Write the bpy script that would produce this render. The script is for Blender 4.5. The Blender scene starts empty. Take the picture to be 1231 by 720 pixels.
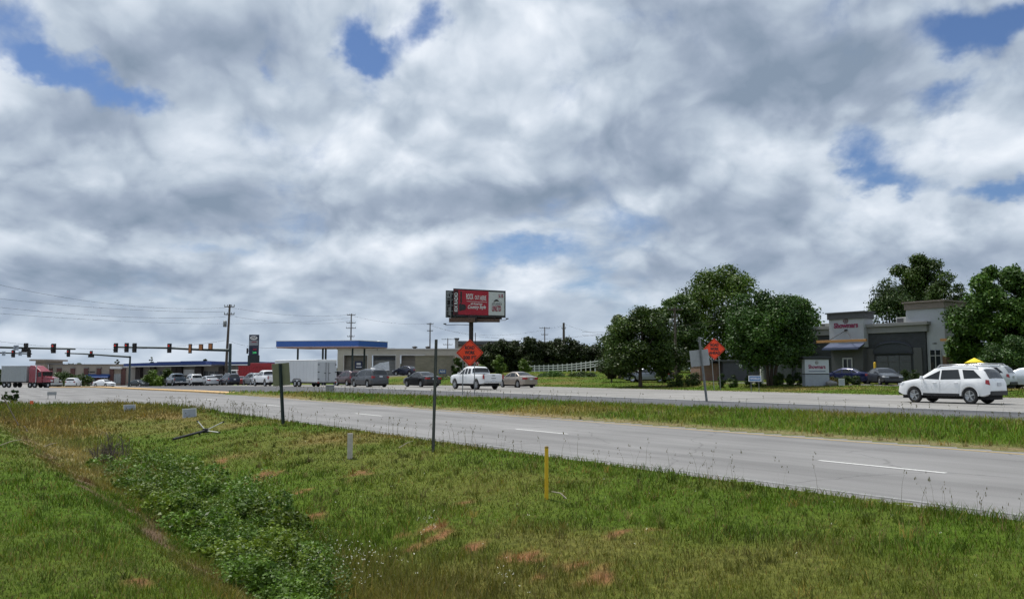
import bpy, bmesh, math, random
import numpy as np
from mathutils import Vector, Matrix, Euler
R = math.radians
SC = bpy.context.scene
COL = SC.collection
rng = np.random.default_rng(7)
random.seed(7)

# ------------------------------------------------------------------ camera
ZC = 3.0                                   # eye height above the datum
TH = math.atan(0.087)                      # pitched up a little
CT, ST = math.cos(TH), math.sin(TH)
cam_d = bpy.data.cameras.new("camera"); cam = bpy.data.objects.new("camera", cam_d); COL.objects.link(cam)
cam.location = (0, 0, ZC); cam.rotation_euler = (R(90) + TH, 0, 0)
cam_d.sensor_width = 36; cam_d.lens = 29.24; cam_d.clip_end = 9000; cam_d.clip_start = 0.1
SC.camera = cam
# ------------------------------------------------------------------ view
SC.view_settings.view_transform = 'Standard'; SC.view_settings.look = 'None'
SC.view_settings.gamma = 1; SC.view_settings.use_curve_mapping = False
SC.view_settings.exposure = 0.0
SC.render.film_transparent = False
SC.cycles.use_adaptive_sampling = True; SC.cycles.adaptive_threshold = 0.02; SC.cycles.adaptive_min_samples = 8
SC.cycles.use_denoising = True
# ------------------------------------------------------------------ sun
SUN_EL, SUN_AZ = R(67), R(-44)             # azimuth from +Y, positive towards +X
sund = Vector((math.sin(SUN_AZ) * math.cos(SUN_EL), math.cos(SUN_AZ) * math.cos(SUN_EL), math.sin(SUN_EL)))
sl = bpy.data.lights.new("sun", 'SUN'); so = bpy.data.objects.new("sun", sl); COL.objects.link(so)
sl.energy = 4.2; sl.angle = R(0.6); sl.color = (1, 0.96, 0.9)
so.rotation_euler = (-sund).to_track_quat('-Z', 'Y').to_euler(); so.location = (0, 0, 60)

# ------------------------------------------------------------------ world: Nishita sky with procedural cumulus
def pixdir(px, py):
    u = (px - 615.5) / 1000; v = (360 - py) / 1000
    return Vector((u, CT - v * ST, ST + v * CT)).normalized()

W = bpy.data.worlds.new("World"); SC.world = W; W.use_nodes = True
nt = W.node_tree; N = nt.nodes; Lk = nt.links
for n in list(N): N.remove(n)
def nd(t, **k):
    n = N.new(t)
    for a, b in k.items(): setattr(n, a, b)
    return n
def mth(op, a, b=None, clamp=False):
    n = nd('ShaderNodeMath', operation=op, use_clamp=clamp)
    for i, v in enumerate((a, b)):
        if v is None: continue
        if isinstance(v, (int, float)): n.inputs[i].default_value = v
        else: Lk.new(v, n.inputs[i])
    return n.outputs[0]
def vmt(op, a, b=None):
    n = nd('ShaderNodeVectorMath', operation=op)
    for i, v in enumerate((a, b)):
        if v is None: continue
        if isinstance(v, (tuple, list, Vector)): n.inputs[i].default_value = tuple(v)
        else: Lk.new(v, n.inputs[i])
    return n.outputs[1] if op in ('DOT_PRODUCT', 'LENGTH', 'DISTANCE') else n.outputs[0]
def noise(vec, scale, det=6, rough=0.55, dist=0.0, lac=2.0):
    n = nd('ShaderNodeTexNoise', noise_dimensions='3D'); Lk.new(vec, n.inputs['Vector'])
    n.inputs['Scale'].default_value = scale; n.inputs['Detail'].default_value = det
    n.inputs['Roughness'].default_value = rough; n.inputs['Distortion'].default_value = dist
    n.inputs['Lacunarity'].default_value = lac
    return n.outputs['Fac']
def mrange(x, a, b, c=0.0, d=1.0, smooth=True):
    n = nd('ShaderNodeMapRange', interpolation_type='SMOOTHSTEP' if smooth else 'LINEAR')
    Lk.new(x, n.inputs[0])
    for i, v in zip((1, 2, 3, 4), (a, b, c, d)): n.inputs[i].default_value = v
    return n.outputs[0]
tc = nd('ShaderNodeTexCoord'); D = tc.outputs['Generated']
sep = nd('ShaderNodeSeparateXYZ'); Lk.new(D, sep.inputs[0])
zpos = mth('ADD', mth('ABSOLUTE', sep.outputs[2]), 0.22)
cb = nd('ShaderNodeCombineXYZ')
Lk.new(sep.outputs[0], cb.inputs[0]); Lk.new(sep.outputs[1], cb.inputs[1])
Lk.new(mth('MULTIPLY', mth('LOGARITHM', zpos, 2.718), 0.62), cb.inputs[2])       # flatter towards the horizon
Q0 = cb.outputs[0]
def cnoise(vec, scale, det, rough, amp, base):
    n = nd('ShaderNodeTexNoise', noise_dimensions='3D'); Lk.new(vec, n.inputs['Vector'])
    n.inputs['Scale'].default_value = scale; n.inputs['Detail'].default_value = det; n.inputs['Roughness'].default_value = rough
    c = vmt('SUBTRACT', n.outputs['Color'], (0.5, 0.5, 0.5))
    m = nd('ShaderNodeVectorMath', operation='MULTIPLY_ADD'); Lk.new(c, m.inputs[0]); m.inputs[1].default_value = amp; Lk.new(base, m.inputs[2])
    return m.outputs[0]
Q = cnoise(Q0, 5.0, 2, 0.5, (0.10, 0.10, 0.09), Q0)          # domain warp, so that the edges billow
DJ = cnoise(Q0, 8.0, 5, 0.60, (0.15, 0.0, 0.12), D)          # jitter for the placed gaps and banks
def blob_sum(lst, vec):
    """soft spots at given sky directions: (px, py, rx, ry, weight), radii in milliradians"""
    tot = None
    for px, py, rx, ry, w in lst:
        c = pixdir(px, py); right = Vector((c.y, -c.x, 0)).normalized(); upv = right.cross(c)
        M3 = Matrix((right, c, upv)).transposed()
        mp = nd('ShaderNodeMapping', vector_type='TEXTURE'); Lk.new(vec, mp.inputs[0])
        mp.inputs['Location'].default_value = c; mp.inputs['Rotation'].default_value = M3.to_euler()
        mp.inputs['Scale'].default_value = (rx * 0.0021, 0.5, ry * 0.0021)
        g = nd('ShaderNodeTexGradient', gradient_type='SPHERICAL'); Lk.new(mp.outputs[0], g.inputs[0])
        sm = mrange(g.outputs['Fac'], 0.0, 1.0, 0.0, w)
        tot = sm if tot is None else mth('ADD', tot, sm)
    return tot
GAPS = [(0, 8, 44, 30, 1.2), (48, 52, 22, 14, .55), (74, 76, 24, 17, .85), (98, 98, 22, 16, .7), (105, 58, 14, 10, .45), (165, 138, 30, 15, .95), (125, 118, 22, 15, .6), (424, 34, 17, 20, .75), (452, 56, 26, 13, .9), (508, 24, 26, 14, .8), (488, 42, 22, 10, .4),
        (1200, 28, 52, 20, 1.1), (1150, 108, 34, 16, .8), (1130, 170, 36, 24, .55), (1045, 195, 26, 34, .95), (1060, 222, 50, 12, .6), (1215, 222, 60, 10, .9), (700, 8, 80, 12, .35),
        (620, 262, 40, 12, .4), (600, 312, 50, 18, .55), (500, 330, 60, 10, .35), (710, 345, 40, 20, .8), (655, 305, 60, 14, .4), (400, 362, 50, 10, .4),
        (230, 306, 40, 9, .35), (590, 350, 30, 25, .35), (760, 370, 40, 14, .3), (320, 82, 10, 6, .4)]
DARK = [(930, 70, 190, 62, 1.0), (1040, 110, 90, 40, .8), (760, 205, 100, 42, 1.05), (880, 120, 110, 50, .5), (60, 150, 100, 40, .7), (130, 185, 60, 18, .5), (100, 248, 160, 20, .9), (430, 235, 160, 24, .95),
        (230, 95, 90, 45, .35), (330, 60, 70, 26, .3), (1090, 305, 150, 18, .8), (960, 250, 80, 20, .4), (280, 350, 160, 14, .55), (450, 270, 100, 16, .5), (120, 335, 140, 16, .6), (680, 230, 80, 16, .5), (830, 190, 50, 50, .5),
        (60, 375, 160, 18, .6), (620, 180, 60, 20, .35), (980, 340, 120, 14, .35), (800, 320, 100, 14, .35), (1180, 350, 80, 16, .35)]
LIGHT = [(30, 85, 60, 30, .6), (220, 30, 110, 30, .5), (90, 190, 60, 14, .6), (330, 190, 180, 30, .5), (640, 135, 120, 60, .9), (690, 60, 90, 26, .5), (930, 160, 70, 34, .8), (1000, 200, 34, 40, .9), (870, 210, 60, 26, .4),
         (1150, 240, 140, 16, .9), (1120, 150, 50, 22, .5), (500, 295, 70, 20, .5), (160, 290, 120, 18, .4), (380, 290, 80, 14, .35), (650, 340, 60, 16, .6), (490, 345, 40, 14, .6), (1190, 150, 50, 30, .4), (60, 350, 60, 10, .3), (760, 250, 60, 16, .4), (350, 20, 60, 18, .4)]
gap = blob_sum(GAPS, DJ); dark = blob_sum(DARK, DJ); light = blob_sum(LIGHT, DJ)
fb = noise(Q, 5.0, 8, 0.58)
dens = mth('SUBTRACT', mth('ADD', mth('MULTIPLY', fb, 1.5), 0.16), mth('MULTIPLY', gap, 0.46))
mask = mrange(dens, 0.40, 0.80)
fb2 = noise(vmt('ADD', Q, (-0.012, 0.0, 0.06)), 5.0, 4, 0.55)  # density a little higher up: lit tops, grey bases
emb = mth('SUBTRACT', fb, fb2)
def vor(vec, scale, det):
    n = nd('ShaderNodeTexVoronoi', feature='F1'); Lk.new(vec, n.inputs['Vector']); n.inputs['Scale'].default_value = scale
    n.inputs['Detail'].default_value = det; n.inputs['Roughness'].default_value = 0.45; n.inputs['Lacunarity'].default_value = 2.1
    return n.outputs['Distance']
QW = cnoise(Q, 16.0, 3, 0.55, (0.055, 0.055, 0.04), Q)
pf = vor(QW, 8.5, 2.0); pf2 = vor(vmt('ADD', QW, (-0.006, 0.0, 0.030)), 8.5, 2.0)      # rounded puffs, lit from above
puff = mth('SUBTRACT', pf2, pf)
mid = noise(Q, 13.0, 5, 0.55)
sh = mth('ADD', mth('MULTIPLY', emb, 1.1), mth('MULTIPLY', puff, 0.40))
sh = mth('ADD', sh, mth('MULTIPLY', mth('SUBTRACT', 0.42, pf), 0.30))
sh = mth('ADD', sh, mth('MULTIPLY', mth('SUBTRACT', mid, 0.5), 0.35))
sh = mth('SUBTRACT', mth('ADD', sh, 0.665), mth('MULTIPLY', dark, 0.27))
sh = mth('ADD', sh, mth('MULTIPLY', light, 0.30), clamp=True)
ramp = nd('ShaderNodeValToRGB'); Lk.new(sh, ramp.inputs[0])
e = ramp.color_ramp.elements; e[0].position = 0.0; e[0].color = (0.24, 0.31, 0.41, 1); e[1].position = 1.0; e[1].color = (0.88, 0.93, 1.0, 1)
for p, c in ((0.28, (0.35, 0.42, 0.53, 1)), (0.52, (0.50, 0.58, 0.68, 1)), (0.78, (0.70, 0.77, 0.86, 1))):
    x = ramp.color_ramp.elements.new(p); x.color = c
# pale, even air near the horizon
hz = mrange(sep.outputs[2], 0.0, 0.15, 0.32, 0.0)
hmix = nd('ShaderNodeMix', data_type='RGBA'); Lk.new(hz, hmix.inputs[0]); Lk.new(ramp.outputs[0], hmix.inputs[6]); hmix.inputs[7].default_value = (0.41, 0.51, 0.64, 1)
sky = nd('ShaderNodeTexSky', sky_type='NISHITA', sun_disc=False, sun_elevation=SUN_EL, sun_rotation=SUN_AZ)
sky.air_density = 1.0; sky.dust_density = 0.6; sky.ozone_density = 2.5
bg1 = nd('ShaderNodeBackground'); tint = nd('ShaderNodeMix', data_type='RGBA', blend_type='MULTIPLY'); tint.inputs[0].default_value = 1; Lk.new(sky.outputs[0], tint.inputs[6]); tint.inputs[7].default_value = (0.80, 0.93, 1.16, 1)
Lk.new(tint.outputs[2], bg1.inputs[0]); bg1.inputs[1].default_value = 0.078
bg2 = nd('ShaderNodeBackground'); Lk.new(hmix.outputs[2], bg2.inputs[0]); bg2.inputs[1].default_value = 1.0
mx = nd('ShaderNodeMixShader'); Lk.new(mask, mx.inputs[0]); Lk.new(bg1.outputs[0], mx.inputs[1]); Lk.new(bg2.outputs[0], mx.inputs[2])
wo = nd('ShaderNodeOutputWorld'); Lk.new(mx.outputs[0], wo.inputs[0])
W.cycles.sampling_method = 'MANUAL'; W.cycles.sample_map_resolution = 512

# ================================================================== helpers
def tag(o, label=None, cat=None, group=None, kind=None):
    if label: o["label"] = label
    if cat: o["category"] = cat
    if group: o["group"] = group
    if kind: o["kind"] = kind
    return o
def empty(name, loc, rz=0.0, label=None, cat=None, group=None):
    o = bpy.data.objects.new(name, None); COL.objects.link(o)
    o.empty_display_size = 0.3; o.location = loc; o.rotation_euler = (0, 0, rz)
    return tag(o, label, cat, group)

class MB:
    """collects plain shapes and links them as ONE mesh object"""
    def __init__(s): s.v = []; s.f = []; s.sm = []
    def add(s, vs, fs, smooth=False):
        n = len(s.v); s.v += [tuple(v) for v in vs]; s.f += [tuple(i + n for i in f) for f in fs]; s.sm += [smooth] * len(fs); return s
    def box(s, c, d, rz=0.0, M=None, taper=1.0):
        hx, hy, hz = d[0] / 2, d[1] / 2, d[2] / 2
        P = [(-hx, -hy, -hz), (hx, -hy, -hz), (hx, hy, -hz), (-hx, hy, -hz), (-hx * taper, -hy * taper, hz), (hx * taper, -hy * taper, hz), (hx * taper, hy * taper, hz), (-hx * taper, hy * taper, hz)]
        if M is None:
            cr, sr = math.cos(rz), math.sin(rz)
            P = [(c[0] + x * cr - y * sr, c[1] + x * sr + y * cr, c[2] + z) for x, y, z in P]
        else: P = [tuple(M @ Vector(p) + Vector(c)) for p in P]
        return s.add(P, [(0, 3, 2, 1), (4, 5, 6, 7), (0, 1, 5, 4), (1, 2, 6, 5), (2, 3, 7, 6), (3, 0, 4, 7)])
    def bx(s, x0, x1, y0, y1, z0, z1): return s.box(((x0 + x1) / 2, (y0 + y1) / 2, (z0 + z1) / 2), (x1 - x0, y1 - y0, z1 - z0))
    def tube(s, pts, rad, n=8, cap=True):
        pts = [Vector(p) for p in pts]; m = len(pts)
        if isinstance(rad, (int, float)): rad = [rad] * m
        rings = []; ref = Vector((0, 0, 1))
        for i, p in enumerate(pts):
            t = (pts[min(i + 1, m - 1)] - pts[max(i - 1, 0)]).normalized()
            r = ref if abs(t.dot(ref)) < 0.95 else Vector((1, 0, 0))
            a = t.cross(r).normalized(); b = t.cross(a).normalized()
            rings.append([p + (a * math.cos(2 * math.pi * k / n) + b * math.sin(2 * math.pi * k / n)) * rad[i] for k in range(n)])
        vs = [q for rg in rings for q in rg]; fs = []
        for i in range(m - 1):
            for k in range(n):
                k2 = (k + 1) % n; fs.append((i * n + k, i * n + k2, (i + 1) * n + k2, (i + 1) * n + k))
        s.add(vs, fs, True)
        if cap: s.add(rings[0], [tuple(range(n))]); s.add(rings[-1], [tuple(reversed(range(n)))])
        return s
    def lathe(s, c, axis, prof, n=20):
        """prof: (distance along axis, radius)"""
        ax = Vector(axis).normalized(); r = Vector((0, 0, 1)) if abs(ax.z) < 0.9 else Vector((1, 0, 0))
        a = ax.cross(r).normalized(); b = ax.cross(a); c = Vector(c); vs = []; fs = []
        for t, rd in prof:
            for k in range(n):
                w = 2 * math.pi * k / n; vs.append(c + ax * t + (a * math.cos(w) + b * math.sin(w)) * max(rd, 1e-4))
        for i in range(len(prof) - 1):
            for k in range(n):
                k2 = (k + 1) % n; fs.append((i * n + k, i * n + k2, (i + 1) * n + k2, (i + 1) * n + k))
        return s.add(vs, fs, True)
    def prism(s, poly, z0, z1):
        n = len(poly); vs = [(x, y, z0) for x, y in poly] + [(x, y, z1) for x, y in poly]
        fs = [tuple(reversed(range(n))), tuple(range(n, 2 * n))] + [(i, (i + 1) % n, n + (i + 1) % n, n + i) for i in range(n)]
        return s.add(vs, fs)
    def build(s, name, mat, parent=None, bevel=0.0):
        me = bpy.data.meshes.new(name); me.from_pydata(s.v, [], s.f)
        for p, q in zip(me.polygons, s.sm): p.use_smooth = q
        me.materials.append(mat)
        bm = bmesh.new(); bm.from_mesh(me); bmesh.ops.recalc_face_normals(bm, faces=bm.faces[:]); bm.to_mesh(me); bm.free()
        o = bpy.data.objects.new(name, me); COL.objects.link(o)
        if parent: o.parent = parent
        if bevel:
            b = o.modifiers.new('bevel', 'BEVEL'); b.width = bevel; b.segments = 2; b.limit_method = 'ANGLE'
        return o

def np_mesh(name, verts, faces, mat, col=None, smooth=False, parent=None):
    """verts (n,3); faces (m,k) all of one size; col (n,3) per-vertex own colour"""
    me = bpy.data.meshes.new(name); n = len(verts); m, k = faces.shape
    me.vertices.add(n); me.vertices.foreach_set('co', np.asarray(verts, np.float32).ravel())
    me.loops.add(m * k); me.loops.foreach_set('vertex_index', faces.astype(np.int32).ravel())
    me.polygons.add(m); me.polygons.foreach_set('loop_start', np.arange(0, m * k, k, dtype=np.int32))
    me.polygons.foreach_set('loop_total', np.full(m, k, np.int32))
    if smooth: me.polygons.foreach_set('use_smooth', np.ones(m, bool))
    if col is not None:
        at = me.attributes.new('tone', 'FLOAT_COLOR', 'POINT')
        c4 = np.ones((n, 4), np.float32); c4[:, :3] = col; at.data.foreach_set('color', c4.ravel())
    me.update(calc_edges=True); me.materials.append(mat)
    o = bpy.data.objects.new(name, me); COL.objects.link(o)
    if parent: o.parent = parent
    return o

# ------------------------------------------------------------------ materials
def new_mat(name):
    m = bpy.data.materials.new(name); m.use_nodes = True; t = m.node_tree
    return m, t, t.nodes, t.links, t.nodes['Principled BSDF']
MATS = {}
def pm(name, col, rough=0.6, metal=0.0, var=0.12, scale=6.0, bump=0.0, coat=0.0, emit=None, dirt=None, spec=None):
    """a plain painted or bare surface with a little procedural unevenness"""
    if name in MATS: return MATS[name]
    m, t, n, l, b = new_mat(name)
    tcd = n.new('ShaderNodeTexCoord'); nz = n.new('ShaderNodeTexNoise'); l.new(tcd.outputs['Object'], nz.inputs['Vector'])
    nz.inputs['Scale'].default_value = scale; nz.inputs['Detail'].default_value = 6; nz.inputs['Roughness'].default_value = 0.65
    r = n.new('ShaderNodeValToRGB'); l.new(nz.outputs['Fac'], r.inputs[0])
    r.color_ramp.elements[0].position = 0.3; r.color_ramp.elements[1].position = 0.72
    r.color_ramp.elements[0].color = tuple(c * (1 - var) for c in col) + (1,); r.color_ramp.elements[1].color = tuple(min(1, c * (1 + var)) for c in col) + (1,)
    out = r.outputs[0]
    if dirt:
        nz2 = n.new('ShaderNodeTexNoise'); l.new(tcd.outputs['Object'], nz2.inputs['Vector']); nz2.inputs['Scale'].default_value = scale * 0.35; nz2.inputs['Detail'].default_value = 8
        mr = n.new('ShaderNodeMapRange'); l.new(nz2.outputs['Fac'], mr.inputs[0]); mr.inputs[1].default_value = 0.5; mr.inputs[2].default_value = 0.75; mr.inputs[4].default_value = dirt[3] if len(dirt) > 3 else 0.6
        mxx = n.new('ShaderNodeMix'); mxx.data_type = 'RGBA'; l.new(mr.outputs[0], mxx.inputs[0]); l.new(out, mxx.inputs[6]); mxx.inputs[7].default_value = tuple(dirt[:3]) + (1,); out = mxx.outputs[2]
    l.new(out, b.inputs['Base Color'])
    rr = n.new('ShaderNodeMapRange'); l.new(nz.outputs['Fac'], rr.inputs[0]); rr.inputs[3].default_value = max(0.02, rough - 0.06); rr.inputs[4].default_value = min(1, rough + 0.08)
    l.new(rr.outputs[0], b.inputs['Roughness'])
    b.inputs['Metallic'].default_value = metal; b.inputs['Coat Weight'].default_value = coat; b.inputs['Coat Roughness'].default_value = 0.06
    if spec is not None: b.inputs['Specular IOR Level'].default_value = spec
    if emit: b.inputs['Emission Color'].default_value = tuple(emit[:3]) + (1,); b.inputs['Emission Strength'].default_value = emit[3]
    if bump:
        bp = n.new('ShaderNodeBump'); bp.inputs['Strength'].default_value = 0.6; bp.inputs['Distance'].default_value = bump
        l.new(nz.outputs['Fac'], bp.inputs['Height']); l.new(bp.outputs[0], b.inputs['Normal'])
    MATS[name] = m; return m
def leaf_mat(name, tint=(1, 1, 1), rough=0.55, trans=0.25, nscale=1.2):
    """foliage: the per-leaf colour attribute, shifted by a slow noise; a little light passes through"""
    m, t, n, l, b = new_mat(name)
    a = n.new('ShaderNodeAttribute'); a.attribute_name = 'tone'
    tcd = n.new('ShaderNodeTexCoord'); nz = n.new('ShaderNodeTexNoise'); l.new(tcd.outputs['Object'], nz.inputs['Vector']); nz.inputs['Scale'].default_value = nscale; nz.inputs['Detail'].default_value = 4
    r = n.new('ShaderNodeValToRGB'); l.new(nz.outputs['Fac'], r.inputs[0]); r.color_ramp.elements[0].position = 0.3; r.color_ramp.elements[1].position = 0.7
    r.color_ramp.elements[0].color = (0.72 * tint[0], 0.76 * tint[1], 0.72 * tint[2], 1); r.color_ramp.elements[1].color = (1.25 * tint[0], 1.2 * tint[1], 1.1 * tint[2], 1)
    mu = n.new('ShaderNodeMix'); mu.data_type = 'RGBA'; mu.blend_type = 'MULTIPLY'; mu.inputs[0].default_value = 1
    l.new(a.outputs['Color'], mu.inputs[6]); l.new(r.outputs[0], mu.inputs[7]); l.new(mu.outputs[2], b.inputs['Base Color'])
    b.inputs['Roughness'].default_value = rough; b.inputs['Specular IOR Level'].default_value = 0.25
    tr = n.new('ShaderNodeBsdfTranslucent'); l.new(mu.outputs[2], tr.inputs['Color'])
    ms = n.new('ShaderNodeMixShader'); ms.inputs[0].default_value = trans; l.new(b.outputs[0], ms.inputs[1]); l.new(tr.outputs[0], ms.inputs[2])
    l.new(ms.outputs[0], n['Material Output'].inputs[0]); return m

# ================================================================== terrain in road coordinates
SA, CA = math.sin(R(35)), math.cos(R(35))        # the highway runs 35 degrees to the left of the view axis
ROADANG = math.atan2(CA, -SA)                    # heading of the traffic
def SP(x, y): return -SA * x + CA * y, CA * x + SA * y
def XY(s, p): return CA * p - SA * s, SA * p + CA * s
def sst(a, b, x): t = np.clip((x - a) / (b - a), 0, 1); return t * t * (3 - 2 * t)
def pn(s): return np.interp(s, [-400, 45, 50, 55.5, 60, 75, 98, 160, 400], [11.0, 11.0, 10.6, 9.6, 1.7, -20, -53, -140, -480])      # verge side edge of the near road
def py(s): return np.interp(s, [-400, 55, 80, 100, 145, 400], [20.3, 20.3, 20.0, 18.6, 15.6, 15.6])                                # median side edge of the near road

def pmed(s): return np.interp(s, [-400, 15, 40, 58, 70, 80, 100, 145, 400], [27.0, 27.0, 26.3, 24.8, 21.2, 21.0, 19.6, 16.6, 16.6])  # far side edge of the median
PF = 48.2
OFFP = np.array([(38, 72, 1.1), (35, 88, 1.0), (50, 62, 1.2), (64, 80, 1.0), (11.6, 75, 1.1), (22, 70, 1.1), (12, 105, .5), (14, 130, -.5), (3.2, 130, -.2), (-6, 110, .9), (-15, 112, 1.0),
                 (-24, 150, .3), (-30, 130, 1.1), (-90, 200, 2.8), (-45, 165, 1.9), (50, 115, .4), (25, 130, -.3), (0, 300, 1.2), (-200, 420, 3.5), (200, 300, 1.0), (80, 60, 1.2), (0, 170, .2)], float)
def _h(x, y):
    s, p = SP(x, y)
    near = np.interp(s, [-400, 60, 118, 189, 230, 2500], [1.80, 1.80, 2.0, 3.1, 3.3, 5.0])
    far = np.interp(s, [-400, 70, 118, 189, 230, 2500], [1.42, 1.42, 1.87, 3.05, 3.3, 5.0])
    h = near + (far - near) * sst(20, 31, p)
    # verge, ditch and bank on the camera's side
    k = 1 - sst(26, 48, s)
    prof = np.interp(p, [-60, -6, 1.2, 2.0, 2.9, 4.0, 5.0, 6.5, 9.0, 11.0], [1.2, 1.62, 1.72, 1.80, 2.25, 2.5, 2.4, 2.18, 1.95, 1.84])
    pflat = np.interp(p, [-60, 0, 3.5, 11], [1.5, 1.75, 2.0, 1.84])
    off = prof * k + pflat * (1 - k)
    w = 1 - sst(8, 12, p)
    onpav = sst(-0.5, 6, p - pn(s)) * sst(50, 60, s)
    h = h * (1 - w * (1 - onpav)) + off * w * (1 - onpav)
    # the land beyond the far carriageway
    wsum = 0; hs = 0
    for ax, ay, ah in OFFP:
        d2 = (x - ax) ** 2 + (y - ay) ** 2; sc = 14.0 if ay < 250 else 90.0
        ww = np.exp(-d2 / (2 * sc * sc)) + 1e-4 / (1 + d2 / 900.0); wsum = wsum + ww; hs = hs + ww * ah
    w2 = sst(PF + 0.6, PF + 13, p) * (1 - sst(172, 200, s) * (1 - sst(60, 90, p)))
    return h * (1 - w2) + hs / wsum * w2
def bumps(x, y): return 0.028 * np.sin(x * 1.7 + 1.3 * np.sin(y * 1.1)) * np.sin(y * 1.9 + 0.8 * np.sin(x * 1.3)) + 0.012 * np.sin(x * 5.1 + y * 2.2) * np.sin(y * 4.3 - x * 1.1)
def paved(x, y, m=0.0):
    s, p = SP(x, y)
    a = (p > pn(s) + m) & (p < py(s) - m); b = (p > pmed(s) + m) & (p < PF - m); c = (s > 72) & (p > pn(s) + m) & (p < PF - m)
    return ((a | b | c) & (s > -150) & (s < 262)) | ((s > 175) & (s < 262) & (p > -160) & (p < 60))
def zroad(x, y): return ZC - _h(x, y)
def zgr(x, y):
    s, p = SP(x, y)
    z = zroad(x, y); rdist = np.minimum.reduce([np.abs(p - pn(s)), np.abs(p - py(s)), np.abs(p - pmed(s)), np.abs(p - PF)])
    med = ((p > py(s)) & (p < pmed(s)) & (s < 70)) * 0.22 * np.sin(np.pi * np.clip((p - py(s)) / np.maximum(pmed(s) - py(s), .5), 0, 1))
    z = z + bumps(x, y) * sst(0, 0.8, rdist) + med
    return np.where(paved(x, y, 0.25), z - 0.12, z)
def zg(x, y): return float(zgr(np.float64(x), np.float64(y)))
def zr(x, y): return float(zroad(np.float64(x), np.float64(y)))
# where a thing seen at column px stands, at distance Y
def ux(px, Y, z):
    t = (z - ZC) / Y; v = (t * CT - ST) / (CT + t * ST); return (px - 615.5) / 1000 * Y / (CT - v * ST)
def G(px, Y, road=False):
    x = (px - 615.5) / 1000 * Y
    for _ in range(4): z = zr(x, Y) if road else zg(x, Y); x = ux(px, Y, z)
    return Vector((x, Y, z))
def Hz(py_, Y): v = (360 - py_) / 1000; return ZC + Y * (ST + v * CT) / (CT - v * ST)     # height of image row py_ at distance Y
def U(px, py_):
    """march a sight line to the ground"""
    d = pixdir(px, py_); t = 3.0
    while t < 400:
        q = Vector((0, 0, ZC)) + d * t
        if q.z < zg(q.x, q.y): break
        t *= 1.004
    return Vector((q.x, q.y, zg(q.x, q.y)))

# ------------------------------------------------------------------ ground sheet
def ground():
    ang = np.concatenate([np.arange(-180, -56, 4.0), np.arange(-56, 56, 0.36), np.arange(56, 180, 4.0)])
    rad = [0.4]
    while rad[-1] < 4500: rad.append(rad[-1] * (1.016 if rad[-1] < 160 else 1.05))
    rad = np.array(rad); A, Rr = np.meshgrid(np.radians(ang), rad)
    X = Rr * np.sin(A); Y = Rr * np.cos(A); Z = zgr(X, Y)
    n, m = X.shape; V = np.stack([X, Y, Z], -1).reshape(-1, 3)
    V = np.vstack([V, [[0, 0, zg(0, 0)]]]); idx = np.arange(n * m).reshape(n, m); nx = np.roll(idx, -1, 1)
    F = np.stack([idx[:-1], nx[:-1], nx[1:], idx[1:]], -1).reshape(-1, 4)
    cap = np.stack([np.full(m, n * m), nx[0], idx[0], idx[0]], -1)
    me_faces = np.vstack([F])
    c, w = surf_tone(V[:, 0], V[:, 1])
    o = np_mesh('ground', V, me_faces, M_ground, c, smooth=True)
    tag(o, kind='structure'); return o
CLAY = [(517, 640, .55, .3), (572, 659, .25, .2), (620, 675, .6, .2), (685, 690, .5, .22), (640, 668, .3, .15), (272, 552, .35, .35), (308, 577, .6, .45), (262, 565, .2, .2), (330, 568, .3, .2), (380, 620, .2, .2), (735, 700, .3, .15), (760, 640, .5, .15),
        (80, 682, .2, .1), (160, 700, .25, .1), (370, 590, .35, .3), (555, 605, .3, .2), (430, 570, .4, .4), (495, 660, .2, .1)]
CLAYW = None
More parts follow.
